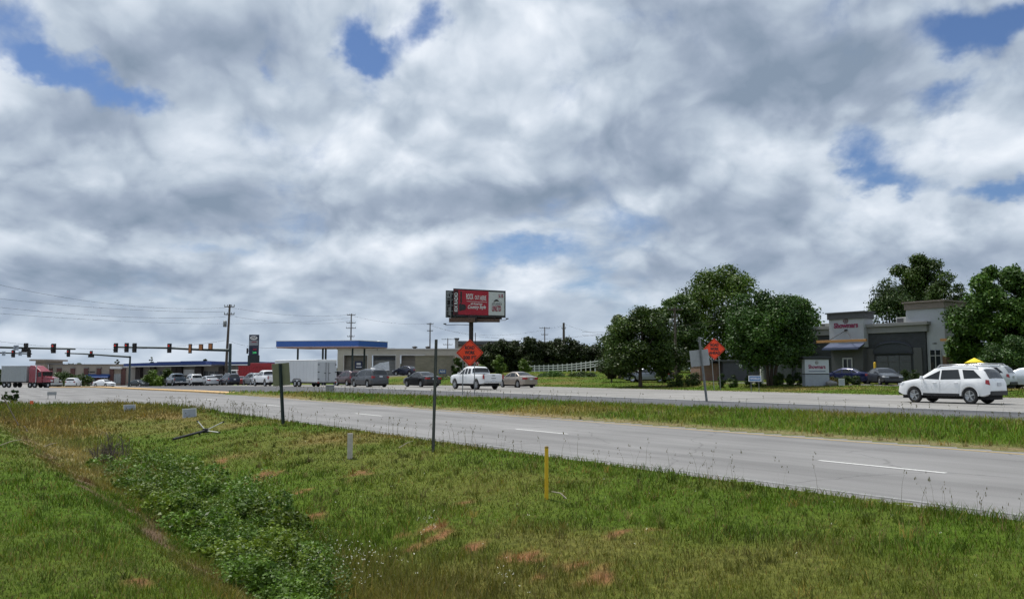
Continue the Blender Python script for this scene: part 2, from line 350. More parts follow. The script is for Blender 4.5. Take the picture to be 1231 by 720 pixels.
def surf_tone(x, y):
    """own colour of the turf and how bare it is (0..1)"""
    global CLAYW
    if CLAYW is None: CLAYW = [(U(a, b), c, d) for a, b, c, d in CLAY]
    s, p = SP(x, y)
    def nz(f, ph): return 0.5 + 0.25 * (np.sin(x * f + ph + 1.7 * np.sin(y * f * .7 + ph)) + np.sin(y * f * 1.3 - ph + 1.9 * np.sin(x * f * .8 - ph)))
    dry = 0.55 * nz(.35, 1.0) + 0.3 * nz(.9, 2.2) + 0.15 * nz(2.3, .4)
    dry = sst(0.40, 0.82, dry)
    dry = np.where(p < 2.0, dry * 0.35, dry) * (.35 + .65 * sst(2, 12, s))
    band = np.exp(-((p - 8.0) / 1.7) ** 2) * sst(5, 13, s)             # drier turf half way up to the road
    dry = np.clip(dry * .75 + band * .55 * nz(.6, 3.1), 0, 1)
    mound = np.exp(-((s - 44) / 8.0) ** 2) * sst(0, 5, p) * (1 - sst(9, 11, p)); dry = np.clip(dry + mound * .62, 0, 1)
    grn = np.array([0.082, 0.148, 0.013]); tan = np.array([0.215, 0.17, 0.062]); clay = np.array([0.29, 0.135, 0.075]); dirt = np.array([0.15, 0.105, 0.065])
    c = grn + (tan - grn) * dry[..., None]
    bare = np.zeros_like(x)
    for q, rx, ry in CLAYW:
        bare = np.maximum(bare, np.exp(-(((x - q.x) / rx) ** 2 + ((y - q.y) / (ry * 2.2)) ** 2) * 1.1) * (0.30 + 1.0 * nz(7.0, q.x * 3) * (.5 + nz(17.0, q.y))))
    lip = np.exp(-((p - 2.45 - 0.25 * np.sin(s * 1.1)) / 0.24) ** 2) * (s > 2) * (1 - sst(30, 40, s)) * (0.25 + 0.75 * nz(3.1, 2.0))
    w1 = sst(.38, .95, bare) * .85; c = c * (1 - w1[..., None]) + clay * w1[..., None]
    w2 = sst(.2, .8, lip); c = c * (1 - w2[..., None]) + dirt * w2[..., None]
    pale = np.exp(-((s - 27) / 5.5) ** 2 - ((p - 3.4) / 1.1) ** 2); c = c * (1 - .8 * pale[..., None]) + np.array([.36, .29, .16]) * .8 * pale[..., None]
    gravel = (np.exp(-((p - py(s) - .25) / .28) ** 2) + .8 * np.exp(-((p - PF - .9) / .3) ** 2)) * (s < 66); c = c * (1 - .8 * gravel[..., None]) + np.array([.30, .23, .15]) * .8 * gravel[..., None]
    lot = sst(PF + 13, PF + 15, p) * (1 - sst(66, 70, p)) * (1 - sst(52, 58, s)) + sst(PF + 9, PF + 11, p) * sst(116, 122, s) * (1 - sst(90, 110, p)) + (s > 175)
    lot = np.clip(lot, 0, 1); c = c * (1 - lot[..., None]) + np.array([.16, .155, .15]) * lot[..., None]
    return c, np.clip(np.maximum.reduce([w1, w2 * .9, gravel, lot]), 0, 1)
# ground material: colour attribute broken up with noise, stones and bump
M_ground, t_, n_, l_, b_ = new_mat('turf_and_soil')
a_ = n_.new('ShaderNodeAttribute'); a_.attribute_name = 'tone'
tc_ = n_.new('ShaderNodeTexCoord')
z1 = n_.new('ShaderNodeTexNoise'); l_.new(tc_.outputs['Object'], z1.inputs['Vector']); z1.inputs['Scale'].default_value = 9; z1.inputs['Detail'].default_value = 10; z1.inputs['Roughness'].default_value = .7
r1 = n_.new('ShaderNodeValToRGB'); l_.new(z1.outputs['Fac'], r1.inputs[0]); r1.color_ramp.elements[0].position = .28; r1.color_ramp.elements[1].position = .75
r1.color_ramp.elements[0].color = (.35, .36, .36, 1); r1.color_ramp.elements[1].color = (1.35, 1.25, 1.2, 1)
m1 = n_.new('ShaderNodeMix'); m1.data_type = 'RGBA'; m1.blend_type = 'MULTIPLY'; m1.inputs[0].default_value = 1
l_.new(a_.outputs['Color'], m1.inputs[6]); l_.new(r1.outputs[0], m1.inputs[7]); l_.new(m1.outputs[2], b_.inputs['Base Color']); b_.inputs['Roughness'].default_value = .95; b_.inputs['Specular IOR Level'].default_value = .1
bp_ = n_.new('ShaderNodeBump'); bp_.inputs['Distance'].default_value = .05; l_.new(z1.outputs['Fac'], bp_.inputs['Height']); l_.new(bp_.outputs[0], b_.inputs['Normal'])
ground()

# ------------------------------------------------------------------ pavements
def asphalt(name, base, crack=True, stripe=None):
    m, t, n, l, b = new_mat(name)
    tcd = n.new('ShaderNodeTexCoord'); mp = n.new('ShaderNodeMapping'); l.new(tcd.outputs['Object'], mp.inputs[0]); mp.inputs['Rotation'].default_value = (0, 0, -ROADANG)
    st = n.new('ShaderNodeMapping'); l.new(mp.outputs[0], st.inputs[0]); st.inputs['Scale'].default_value = (.06, 1.0, 1.0)   # long streaks along the wheel tracks
    za = n.new('ShaderNodeTexNoise'); l.new(st.outputs[0], za.inputs['Vector']); za.inputs['Scale'].default_value = 1.1; za.inputs['Detail'].default_value = 6; za.inputs['Roughness'].default_value = .6
    zb = n.new('ShaderNodeTexNoise'); l.new(mp.outputs[0], zb.inputs['Vector']); zb.inputs['Scale'].default_value = .25; zb.inputs['Detail'].default_value = 7
    zc = n.new('ShaderNodeTexNoise'); l.new(mp.outputs[0], zc.inputs['Vector']); zc.inputs['Scale'].default_value = 55; zc.inputs['Detail'].default_value = 3
    def mad(x, k, y):
        q = n.new('ShaderNodeMath'); q.operation = 'MULTIPLY_ADD'; l.new(x, q.inputs[0]); q.inputs[1].default_value = k
        if isinstance(y, (int, float)): q.inputs[2].default_value = y
        else: l.new(y, q.inputs[2])
        return q.outputs[0]
    f = mad(za.outputs['Fac'], 1.1, mad(zb.outputs['Fac'], .75, mad(zc.outputs['Fac'], .5, -0.17)))
    if crack:
        vo = n.new('ShaderNodeTexVoronoi'); vo.feature = 'DISTANCE_TO_EDGE'; vo.inputs['Scale'].default_value = .22
        wv = n.new('ShaderNodeVectorMath'); wv.operation = 'MULTIPLY_ADD'; l.new(zb.outputs['Color'], wv.inputs[0]); wv.inputs[1].default_value = (3, 3, 3); l.new(mp.outputs[0], wv.inputs[2]); l.new(wv.outputs[0], vo.inputs['Vector'])
        mr = n.new('ShaderNodeMapRange'); l.new(vo.outputs['Distance'], mr.inputs[0]); mr.inputs[1].default_value = 0; mr.inputs[2].default_value = .009; mr.inputs[3].default_value = .72; mr.inputs[4].default_value = 1
        q = n.new('ShaderNodeMath'); q.operation = 'MULTIPLY'; l.new(f, q.inputs[0]); l.new(mr.outputs[0], q.inputs[1]); f = q.outputs[0]
    mu = n.new('ShaderNodeMix'); mu.data_type = 'RGBA'; mu.blend_type = 'MULTIPLY'; mu.inputs[0].default_value = 1; mu.inputs[6].default_value = tuple(base) + (1,)
    cc = n.new('ShaderNodeCombineColor'); [l.new(f, cc.inputs[i]) for i in range(3)]; l.new(cc.outputs[0], mu.inputs[7]); l.new(mu.outputs[2], b.inputs['Base Color'])
    b.inputs['Roughness'].default_value = .85; b.inputs['Specular IOR Level'].default_value = .3
    bp = n.new('ShaderNodeBump'); bp.inputs['Distance'].default_value = .008; bp.inputs['Strength'].default_value = .5; l.new(zc.outputs['Fac'], bp.inputs['Height']); l.new(bp.outputs[0], b.inputs['Normal'])
    return m
M_near = asphalt('worn_grey_asphalt', (.190, .187, .184)); M_dark = asphalt('dark_asphalt', (.085, .087, .092), False); M_light = asphalt('pale_concrete_asphalt', (.235, .228, .216))
def strip(name, s0, s1, ds, pf0, pf1, np_, mat, dz=0.0, x=None):
    S = np.arange(s0, s1 + 1e-6, ds); T = np.linspace(0, 1, np_)
    SS, TT = np.meshgrid(S, T, indexing='ij'); P0, P1 = pf0(SS), pf1(SS); PP = P0 + (P1 - P0) * TT
    X = CA * PP - SA * SS; Y = SA * PP + CA * SS; Z = zroad(X, Y) + dz
    n, m = X.shape; idx = np.arange(n * m).reshape(n, m)
    F = np.stack([idx[:-1, :-1], idx[:-1, 1:], idx[1:, 1:], idx[1:, :-1]], -1).reshape(-1, 4)
    return np_mesh(name, np.stack([X, Y, Z], -1).reshape(-1, 3), F, mat, smooth=True)
K = lambda v: (lambda s: np.full_like(s, float(v)))
tag(strip('near_road', -150, 260, 1.0, pn, lambda s: py(s) + .12, 60, M_near), kind='structure')
tag(strip('turn_lane', -150, 175, 1.0, pmed, K(31.8), 12, M_dark), kind='structure')
tag(strip('far_road', -150, 260, 1.0, lambda s: np.where(s < 175, 31.8, py(s) + .12), K(PF), 20, M_light), kind='structure')

# ------------------------------------------------------------------ kerbs and painted lines
M_wpaint = pm('worn_white_road_paint', (.62, .62, .60), .7, var=.25, scale=14)
M_wfaint = pm('worn_edge_line_paint', (.245, .245, .24), .8, var=.3, scale=9)
M_ypaint = pm('faded_yellow_road_paint', (.44, .31, .10), .75, var=.3, scale=9)
M_kerby = pm('yellow_painted_kerb', (.62, .40, .17), .75, var=.18, scale=5, dirt=(.4, .33, .22, .5))
M_gutter = pm('pale_concrete_gutter', (.48, .46, .42), .85, var=.15, scale=4)
def line(name, mat, s0, s1, p, w, dz=0.006, ds=1.0):
    f = p if callable(p) else K(p)
    return tag(strip(name, s0, s1, ds, lambda s: f(s) - w / 2, lambda s: f(s) + w / 2, 2, mat, dz), kind='structure')
line('far_gutter', M_gutter, -150, 112, 48.35, .55, .012)
line('edge_line_near', M_wfaint, -60, 52, 11.42, .12)
line('edge_line_yellow', M_ypaint, -60, 60, 19.75, .13)
line('turn_lane_line', M_wpaint, -40, 128, 31.95, .16)
for k in range(-4, 9):
    s0 = 7.4 + 12.1 * k - (0.9 if k > 0 else 0)
    if s0 < 60: line('lane_dash_near', M_wpaint, s0 + .5, s0 + 3.1, 15.0 + (0.35 if k > 0 else 0), .12, ds=.65)
for pp_ in (35.6, 39.3, 43.4):
    for k in range(-3, 10):
        s0 = 4 + 12.2 * k + pp_ * .3; line('lane_dash_far', M_wfaint, s0, s0 + 3.0, pp_, .13)
for s0, p0, p1 in ((128, 31.8, 47.5), (150, 20, 47.0)):      # stop line and crossing line by the junction
    tag(strip('stop_line', s0, s0 + .6, .3, K(p0), K(p1), 8, M_wpaint, .006), kind='structure')
def kerb_strip(name, s0, s1, f, w, h, mat):
    S = np.arange(s0, s1, 1.0); V = []; F = []
    for i, s in enumerate(S):
        p = float(f(s))
        for q, z in ((-w / 2, -.1), (-w / 2, h - .03), (-w / 2 + .04, h), (w / 2 - .04, h), (w / 2, h - .03), (w / 2, -.1)):
            x, y = XY(s, p + q); V.append((x, y, zr(x, y) + z))
        if i: F += [((i - 1) * 6 + j, i * 6 + j, i * 6 + j + 1, (i - 1) * 6 + j + 1) for j in range(5)]
    F += [tuple(range(6)), tuple(range(len(V) - 6, len(V)))]
    mb = MB(); mb.add(V, F); return tag(mb.build(name, mat), kind='structure')
kerb_strip('median_kerb', 62, 150, lambda s: (py(np.float64(s)) + pmed(np.float64(s))) / 2 + .1, .9, .16, M_kerby)

# ------------------------------------------------------------------ grass
M_grass = leaf_mat('grass_blades', (.90, .90, .72), .6, .28, .8)
def blades(X, Y, hgt, wid, tone, lean=.45, z=None):
    n = len(X); Z = zgr(X, Y) - .01 if z is None else z
    a = rng.uniform(0, 2 * np.pi, n); la = rng.uniform(0, 2 * np.pi, n); ln = rng.uniform(.1, 1, n) * lean * hgt
    cx, sx = np.cos(a) * wid / 2, np.sin(a) * wid / 2; lx, ly = np.cos(la) * ln, np.sin(la) * ln
    V = np.empty((n, 5, 3))
    V[:, 0] = np.stack([X - cx, Y - sx, Z], -1); V[:, 1] = np.stack([X + cx, Y + sx, Z], -1)
    V[:, 2] = np.stack([X + cx * .75 + lx * .35, Y + sx * .75 + ly * .35, Z + hgt * .6], -1); V[:, 3] = np.stack([X - cx * .75 + lx * .35, Y - sx * .75 + ly * .35, Z + hgt * .6], -1)
    V[:, 4] = np.stack([X + lx, Y + ly, Z + hgt], -1)
    b = np.arange(n)[:, None] * 5
    F = np.concatenate([b + [0, 1, 2], b + [0, 2, 3], b + [3, 2, 4]], 0)
    return V.reshape(-1, 3), F, np.repeat(tone, 5, 0)
def polar(n, r0, r1, a0=-46, a1=46):
    r = np.exp(rng.uniform(np.log(r0), np.log(r1), n)); a = np.radians(rng.uniform(a0, a1, n)); return r * np.sin(a), r * np.cos(a), r
def grass_tone(X, Y, n):
    c, bare = surf_tone(X, Y); v = rng.uniform(.65, 1.4, (n, 1)); c = c * v
    s, p = SP(X, Y); c = c * np.where((p > 19) & (p < 28), 1.35, 1.0)[:, None]
    dryb = rng.random(n) < .16; c[dryb] = np.array([.23, .19, .09]) * rng.uniform(.7, 1.3, (dryb.sum(), 1))
    yel = rng.random(n) < .25; c[yel] = c[yel] * np.array([1.35, 1.15, .8])
    return c, bare
n = 620000; X, Y, r = polar(n, 4.0, 125)
c, bare = grass_tone(X, Y, n); s, p = SP(X, Y)
keep = ~paved(X, Y, -.06) & (rng.random(n) > bare * .93) & ~((p > PF + 13) & (p < 70) & (s < 56)) & (s < 175)
# mown unevenly: taller at the road edge, in the ditch and on the median
tall = np.where((p > py(s) - 1) & (p < pmed(s) + 1), .12, 0) + np.exp(-((p - 10.7) / .5) ** 2) * .06 + np.exp(-((p - 4.2) / 1.1) ** 2) * .16 + np.where(s > 38, .12, 0) * (p < 11)
tuft = sst(.52, .9, .5 + .25 * (np.sin(X * 2.1 + 2 * np.sin(Y * 1.3)) + np.sin(Y * 2.7 + 2 * np.sin(X * 1.9))))
hg = rng.uniform(.35, 1.2, n) * (.062 + .05 * tuft + tall); hg = np.where(p < 2, hg * .8, hg); hg = np.where(p > 48, hg * 1.2, hg)
wd = np.maximum(.006, r * .00075) * rng.uniform(.7, 1.4, n)
keep &= rng.random(n) < np.where(hg > .3, .85, 1)
hg, wd = hg[keep], wd[keep]; X, Y, c = X[keep], Y[keep], c[keep]
V, F, T = blades(X, Y, hg, wd, c, .95)
tag(np_mesh('grass', V, F, M_grass, T), 'short green and straw coloured grass covering the verges and the median', 'grass', kind='stuff')
# loose taller tufts and flattened thatch
nt_ = 5200; X, Y, r = polar(nt_, 5.0, 60); s, p = SP(X, Y); ok = ~paved(X, Y, -.1) & ((p > 2.6) | (rng.random(nt_) < .25)) & (p < 28); X, Y, r = X[ok], Y[ok], r[ok]
c, bare = grass_tone(X, Y, len(X)); kb = 16; th = rng.random(len(X)) < .3; hb = np.where(th, .07, rng.uniform(.10, .20, len(X)))
c[th] = np.array([.26, .215, .11]) * rng.uniform(.7, 1.2, (th.sum(), 1)); c[~th] *= rng.uniform(.55, 1.15, ((~th).sum(), 1))
rp = lambda a: np.repeat(a, kb, 0); sp_ = rp(np.where(th, .10, .035)); n_b = len(X) * kb
V, F, T = blades(rp(X) + rng.normal(0, 1, n_b) * sp_, rp(Y) + rng.normal(0, 1, n_b) * sp_, rp(hb) * rng.uniform(.5, 1.1, n_b), np.maximum(.006, rp(r) * .0006), rp(c) * rng.uniform(.75, 1.25, (n_b, 1)), 1.1)
tag(np_mesh('grass_tufts', V, F, M_grass, T), 'loose taller tufts and flattened straw thatch in the verge grass', 'grass', kind='stuff')
# seed heads: thin tall stems along the road edge and over the median
def seedheads(S, P, hmin, hmax, tone):
    n = len(S); X, Y = CA * P - SA * S, SA * P + CA * S; rr = np.hypot(X, Y)
    h = rng.uniform(hmin, hmax, n); Z = zgr(X, Y); V, F, T = blades(X, Y, h, np.maximum(.004, rr * .00035), np.tile(tone, (n, 1)) * rng.uniform(.7, 1.2, (n, 1)), .35, Z)
    tip = V.reshape(n, 5, 3)[:, 4]; Vs = []; Fs = []; Ts = []
    for k in range(4):                                        # little spikelets
        q = tip + np.stack([rng.normal(0, .014, n), rng.normal(0, .014, n), rng.uniform(-.10, .01, n)], -1)
        w = np.maximum(.006, rr * .0004); L = rng.uniform(.02, .05, n)
        tri = np.empty((n, 5, 3)); a = rng.uniform(0, 6.28, n)
        dx, dy = np.cos(a) * w, np.sin(a) * w
        tri[:, 0] = q - np.stack([dx, dy, 0 * w], -1) * .3; tri[:, 1] = q + np.stack([dx, dy, 0 * w], -1) * .3; tri[:, 2] = q + np.stack([dx, dy, L * .5], -1); tri[:, 3] = q + np.stack([-dx, -dy, L * .5], -1); tri[:, 4] = q + np.stack([0 * w, 0 * w, L], -1)
        b = np.arange(n)[:, None] * 5 + (k + 1) * n * 5; Vs.append(tri.reshape(-1, 3)); Fs.append(np.concatenate([b + [0, 1, 2], b + [0, 2, 3], b + [3, 2, 4]], 0)); Ts.append(np.tile(tone * 1.1, (n * 5, 1)))
    return np.vstack([V] + Vs), np.vstack([F] + Fs), np.vstack([T] + Ts)
n1, n2, n3 = 280, 500, 130
S_ = np.concatenate([rng.uniform(-8, 48, n1), rng.uniform(-12, 62, n2), rng.uniform(30, 52, n3)]); P_ = np.concatenate([10.5 + rng.normal(0, .22, n1), rng.uniform(20.8, 26.6, n2), rng.uniform(2, 10, n3)])
V, F, T = seedheads(S_, P_, .28, .62, np.array([.12, .11, .05]))
tag(np_mesh('seed_grass', V, F, M_grass, T), 'tall thin grass stems with seed heads along the road edges', 'grass', kind='stuff')

# ------------------------------------------------------------------ leafy weeds in the ditch
M_weed = leaf_mat('weed_leaves', (1, 1, 1), .5, .25, 2.0)
def leaves(C, size, tone, up=.5, aspect=.55):
    n = len(C); d = rng.normal(0, 1, (n, 3)); d[:, 2] *= .55; d /= np.linalg.norm(d, axis=1, keepdims=True)
    nn = rng.normal(0, 1, (n, 3)); nn[:, 2] = np.abs(nn[:, 2]) + up; w = np.cross(d, nn); w /= np.maximum(np.linalg.norm(w, axis=1, keepdims=True), 1e-6)
    size = np.broadcast_to(np.asarray(size), (n,))[:, None]
    V = np.stack([C - d * size * .5, C + w * size * aspect * .5, C + d * size * .5, C - w * size * aspect * .5], 1)
    return V.reshape(-1, 3), np.arange(n * 4).reshape(-1, 4), np.repeat(tone, 4, 0)
VV, TT = [], []
clumps = []
for i in range(520):
    s = rng.uniform(5.5, 24.5); p = float(np.interp(s, [5, 8, 11, 15, 25], [2.75, 3.1, 3.55, 4.1, 4.4])) + float(np.clip(rng.normal(0, .52), -.85, 1.0)) * min(1, s / 13); 
    if s > 19 and rng.random() < .5: continue
    if s < 7.2 and rng.random() < .5: continue
    if math.sin(s * 1.9 + p * 3) + .8 * math.sin(s * .9 - p * 2.3) < -.75: continue
    clumps.append((s, p, rng.uniform(.14, .36), rng.uniform(.16, .48) * (1.1 - .25 * abs(p - 4.5))))
for s, p, rd, hh in clumps:
    x, y = XY(s, p); z = zg(x, y); tall_ = rng.random() < .15; hh = hh * (1.5 if tall_ else 1); k = int(270 * rd / .25 * min(1.5, 14 / max(s, 7)))
    q = rng.normal(0, 1, (k, 3)); q /= np.linalg.norm(q, axis=1, keepdims=True); q *= rng.uniform(.55, 1, (k, 1)) ** .5
    C = np.array([x, y, z + hh * .45]) + q * np.array([rd, rd, hh * .6]); C[:, 2] = np.maximum(C[:, 2], z + .02)
    base = np.array([.085, .155, .018]) * rng.uniform(.7, 1.35); base = base * (np.array([1.3, 1.05, .8]) if rng.random() < .25 else 1)
    TT.append(base * rng.uniform(.7, 1.35, (k, 1))); ls_ = rng.choice([.45, .7, 1.05], p=[.4, .42, .18]); hh *= (1.75 if s > 13 else 1.3) if rng.random() > .4 else .45; VV.append((C, ls_ * rng.uniform(.03, .085, k) * (1 if s < 12 else 1.35)))
C = np.vstack([v[0] for v in VV]); Z_ = np.concatenate([v[1] for v in VV]); V, F, T = leaves(C, Z_, np.vstack(TT), .4, .7)
tag(np_mesh('ditch_weeds', V, F, M_weed, T), 'knee high broad leaved green weeds filling the ditch', 'weeds', kind='stuff')
# grey dead stalks, white flowering weeds
mb = MB(); q = U(132, 560)
for i in range(46):
    a = rng.uniform(0, 6.28); rr_ = rng.uniform(0, .38); b = q + Vector((math.cos(a) * rr_, math.sin(a) * rr_, -.02)); t = b + Vector((rng.normal(0, .14), rng.normal(0, .14), rng.uniform(.35, .85)))
    mb.tube([b, (b + t) / 2 + Vector((rng.normal(0, .03), rng.normal(0, .03), 0)), t], [.011, .009, .004], 5, False)
    for j in range(3): m_ = b.lerp(t, rng.uniform(.45, .95)); mb.tube([m_, m_ + Vector((rng.normal(0, .09), rng.normal(0, .09), rng.uniform(.05, .16)))], [.006, .003], 4, False)
tag(mb.build('dead_shrub', pm('grey_dead_stalks', (.11, .085, .075), .9)), 'grey brown dead shrub standing at the far end of the ditch weeds', 'shrub')
WF = []
for (px_, py_, k, sp) in ((385, 690, 90, .34), (430, 706, 70, .3), (515, 645, 22, .12), (610, 712, 12, .1), (330, 700, 30, .3), (300, 660, 14, .3)):
    q = U(px_, py_)
    C = np.stack([q.x + rng.normal(0, sp, k), q.y + rng.normal(0, sp, k), np.zeros(k)], -1); C[:, 2] = zgr(C[:, 0], C[:, 1]) + rng.uniform(.1, .34, k); WF.append(C)
k = 130; X, Y, r = polar(k, 7, 30, -33, 33); s, p = SP(X, Y); ok = (p < 10.8) & (p > 5); C = np.stack([X, Y, zgr(X, Y) + .11], -1)[ok]; WF.append(C)
C = np.vstack(WF); C = np.repeat(C, 3, 0) + rng.normal(0, .007, (len(C) * 3, 3)); V, F, T = leaves(C, .014, np.tile([.75, .75, .7], (len(C), 1)), 1.5, .9)
tag(np_mesh('white_wildflowers', V, F, leaf_mat('white_petals', (1, 1, 1), .7, .2), T), 'small white wildflowers scattered through the grass and ditch weeds', 'wildflowers', kind='stuff')

# ================================================================== trees and shrubs
M_bark = pm('grey_brown_bark', (.085, .065, .05), .95, var=.35, scale=9, bump=.03)
M_leafA = leaf_mat('tree_leaves', (1.02, .98, .9), .5, .18, .35)
def crown_cloud(H, Wd, cb, shape, ncl, lpc, lsize, tone, sd, cr=(.13, .22), hollow=.55, jit=.22, tonevar=.3, yflat=1.0):
    r_ = np.random.default_rng(sd); cen, rad = [], []
    ph = r_.uniform(0, 6.28, 6)
    while len(cen) < ncl:
        t = r_.uniform(0.02, 1); a = r_.uniform(0, 2 * np.pi)
        if shape == 'round': R_ = max(0, 1 - (2 * t - .96) ** 2) ** .5
        elif shape == 'oval': R_ = max(0, 1 - abs(2 * t - .85) ** 2.4 / 1.35) ** .6
        elif shape == 'dome': R_ = (1 - t ** 2.2) ** .55 * (.75 + .25 * min(1, t * 5))
        elif shape == 'cone': R_ = (1 - t) ** .8 * min(1, .35 + t * 5)
        elif shape == 'spindle': R_ = (t / .38 if t < .38 else ((1 - t) / .62) ** .75)
        elif shape == 'column': R_ = min(1, (1 - t) * 3.0) ** .6 * min(1, .7 + t * 2)
        R_ *= 1 + jit * (math.sin(2 * a + ph[0] + 4 * t) * .5 + math.sin(3 * a + ph[1] - 7 * t) * .35 + math.sin(5 * a + ph[2] + 9 * t) * .3)
        if r_.random() > R_ + .05: continue
        u = 1 - (1 - hollow) * r_.random() ** (1.6 if hollow > 0 else .6)
        c = r_.uniform(*cr) * Wd * (.75 + .25 * R_)
        rr = max(0, R_ * Wd / 2 - c * .55) * u
        cen.append((math.cos(a) * rr, math.sin(a) * rr * yflat, cb + t * (H - cb) - c * .35)); rad.append(c)
    cen = np.array(cen); rad = np.array(rad)
    k = (lpc * (rad / rad.mean()) ** 2).astype(int); ci = np.repeat(np.arange(ncl), k); n = len(ci)
    q = r_.normal(0, 1, (n, 3)); q /= np.linalg.norm(q, axis=1, keepdims=True); q *= (r_.uniform(.25, 1, (n, 1)) ** .45) * (.78 + .5 * r_.random((n, 1)) ** 2.2)
    C = cen[ci] + q * rad[ci][:, None] * np.array([1, 1, .72])
    ct = r_.uniform(1 - tonevar, 1 + tonevar, ncl)[ci][:, None]; T = np.array(tone) * ct * r_.uniform(.7, 1.4, (n, 1)); yl = r_.random(n) < .15; T[yl] *= np.array([1.4, 1.2, .8])
    d = r_.normal(0, 1, (n, 3)); nn = q * .6 + r_.normal(0, .6, (n, 3)) + [0, 0, .5]; w = np.cross(d, nn); w /= np.linalg.norm(w, axis=1, keepdims=True); d = np.cross(nn, w); d /= np.linalg.norm(d, axis=1, keepdims=True)
    sz = (lsize * r_.uniform(.6, 1.4, n))[:, None]
    V = np.stack([C - d * sz * .5, C + w * sz * .32, C + d * sz * .5, C - w * sz * .32], 1).reshape(-1, 3)
    return V, np.arange(n * 4).reshape(-1, 4), np.repeat(T, 4, 0), cen, rad
def tree(name, loc, H, Wd, cb, label, shape='round', ncl=60, lpc=420, lsize=.26, tone=(.05, .105, .022), seed=1, trunk_r=None, cat='tree', group=None, limbs=9, cr=(.13, .22), hollow=.55, jit=.22, mat=None, stems=1, tonevar=.3, yflat=1.0):
    root = empty(name, loc, 0, label, cat, group)
    V, F, T, cen, rad = crown_cloud(H, Wd, cb, shape, ncl, lpc, lsize, tone, seed, cr, hollow, jit, tonevar, yflat)
    np_mesh('crown', V, F, mat or M_leafA, T, parent=root)
    if limbs or stems:
        r_ = random.Random(seed); mb = MB(); tr = trunk_r or H * .022
        for k in range(stems):
            ox = (k - (stems - 1) / 2) * tr * 2.2; lean = (k - (stems - 1) / 2) * .35
            top = cb + (H - cb) * .62
            pts = [Vector((ox, 0, -.25)), Vector((ox + lean * .1, .02, cb * .5)), Vector((ox + lean * cb * .3 + r_.uniform(-.1, .1), r_.uniform(-.1, .1), cb)), Vector((lean * 2 + r_.uniform(-.3, .3), r_.uniform(-.3, .3), top))]
            mb.tube(pts, [tr * 1.35, tr, tr * .85, tr * .25], 9)
        order = sorted(range(len(cen)), key=lambda i: cen[i][2])
        for i in order[:: max(1, len(order) // max(1, limbs))][:limbs]:
            c = Vector(cen[i]); z0 = min(cb + (c.z - cb) * .35 + cb * -.12, c.z - .2) if c.z > cb else cb * .7
            p0 = Vector((0, 0, z0)); mid_ = p0.lerp(c, .5) + Vector((0, 0, .08 * H * r_.uniform(-.5, .6)))
            mb.tube([p0, mid_, c], [tr * .5, tr * .3, tr * .08], 6, False)
        mb.build('trunk', M_bark, root)
    return root
def T_at(name, px, Y, top, width_px, base_frac, label, **k):
    """a tree whose crown spans so many image pixels at distance Y"""
    g = G(px, Y); H = Hz(top, Y) - g.z; Wd = width_px / 1000 * Y
    return tree(name, g, H, Wd, H * base_frac, label, **k)
DK = (.040, .076, .014); MD = (.056, .104, .016); YG = (.085, .150, .024)
GB = 'broadleaf trees beyond the far road'
T_at('broadleaf_tree', 770, 75, 365, 94, .24, 'dark round leafed tree on the verge with a silver car parked behind its trunk', shape='dome', ncl=80, lpc=420, lsize=.22, tone=DK, seed=11, group=GB, cr=(.12, .2))
T_at('broadleaf_tree', 870, 132, 316, 118, .08, 'tallest rounded dark green tree rising behind the orange sign at the right', shape='oval', ncl=110, lpc=420, lsize=.36, tone=MD, seed=12, group=GB, cr=(.11, .19))
T_at('broadleaf_tree', 816, 118, 352, 66, .1, 'mid green tree filling the space behind the utility pole', shape='oval', ncl=60, lpc=360, lsize=.34, tone=(.062, .115, .03), seed=13, group=GB)
T_at('broadleaf_tree', 745, 96, 377, 40, .12, 'small pale green tree peeking out left of the dark verge tree', shape='round', ncl=34, lpc=240, lsize=.24, tone=(.10, .15, .055), seed=14, group=GB)
T_at('broadleaf_tree', 928, 70, 347, 114, .27, 'wide dark tree with upright shoots in front of the grey restaurant', shape='oval', ncl=105, lpc=430, lsize=.2, tone=(.036, .085, .016), seed=15, group=GB, stems=3, trunk_r=.13, cr=(.10, .18), jit=.3)
T_at('broadleaf_tree', 962, 92, 353, 62, .2, 'bright green tree showing over the right shoulder of the wide dark tree', shape='round', ncl=50, lpc=300, lsize=.24, tone=(.08, .155, .026), seed=16, group=GB)
T_at('broadleaf_tree', 1110, 132, 303, 92, .42, 'airy tall tree with sky gaps behind the restaurant tower', shape='round', ncl=125, lpc=230, lsize=.34, tone=DK, seed=62, group=GB, cr=(.08, .125), hollow=0, jit=.12, limbs=18)
T_at('broadleaf_tree', 1072, 118, 334, 82, .15, 'dense dull green tree directly behind the restaurant roof', shape='dome', ncl=70, lpc=400, lsize=.3, tone=(.045, .085, .025), seed=18, group=GB)
T_at('broadleaf_tree', 1142, 118, 326, 62, .15, 'dark tree in the gap between the tall airy tree and the pyramid shaped one', shape='oval', ncl=50, lpc=400, lsize=.3, tone=DK, seed=19, group=GB)
T_at('broadleaf_tree', 1207, 74, 314, 108, .10, 'big pyramid shaped green tree at the right edge', shape='oval', ncl=120, lpc=430, lsize=.26, tone=(.052, .115, .020), seed=20, group=GB, cr=(.09, .16))
T_at('broadleaf_tree', 1250, 100, 345, 100, .1, 'partly cropped tree at the right border behind the white cars', shape='oval', ncl=70, lpc=380, lsize=.28, tone=DK, seed=21, group=GB)
T_at('leafy_bush', 1212, 68, 400, 66, .04, 'large dark green bush under the pyramid shaped tree beside the yellow umbrella', shape='round', ncl=50, lpc=330, lsize=.18, tone=(.045, .10, .022), seed=22, cat='bush', limbs=5)
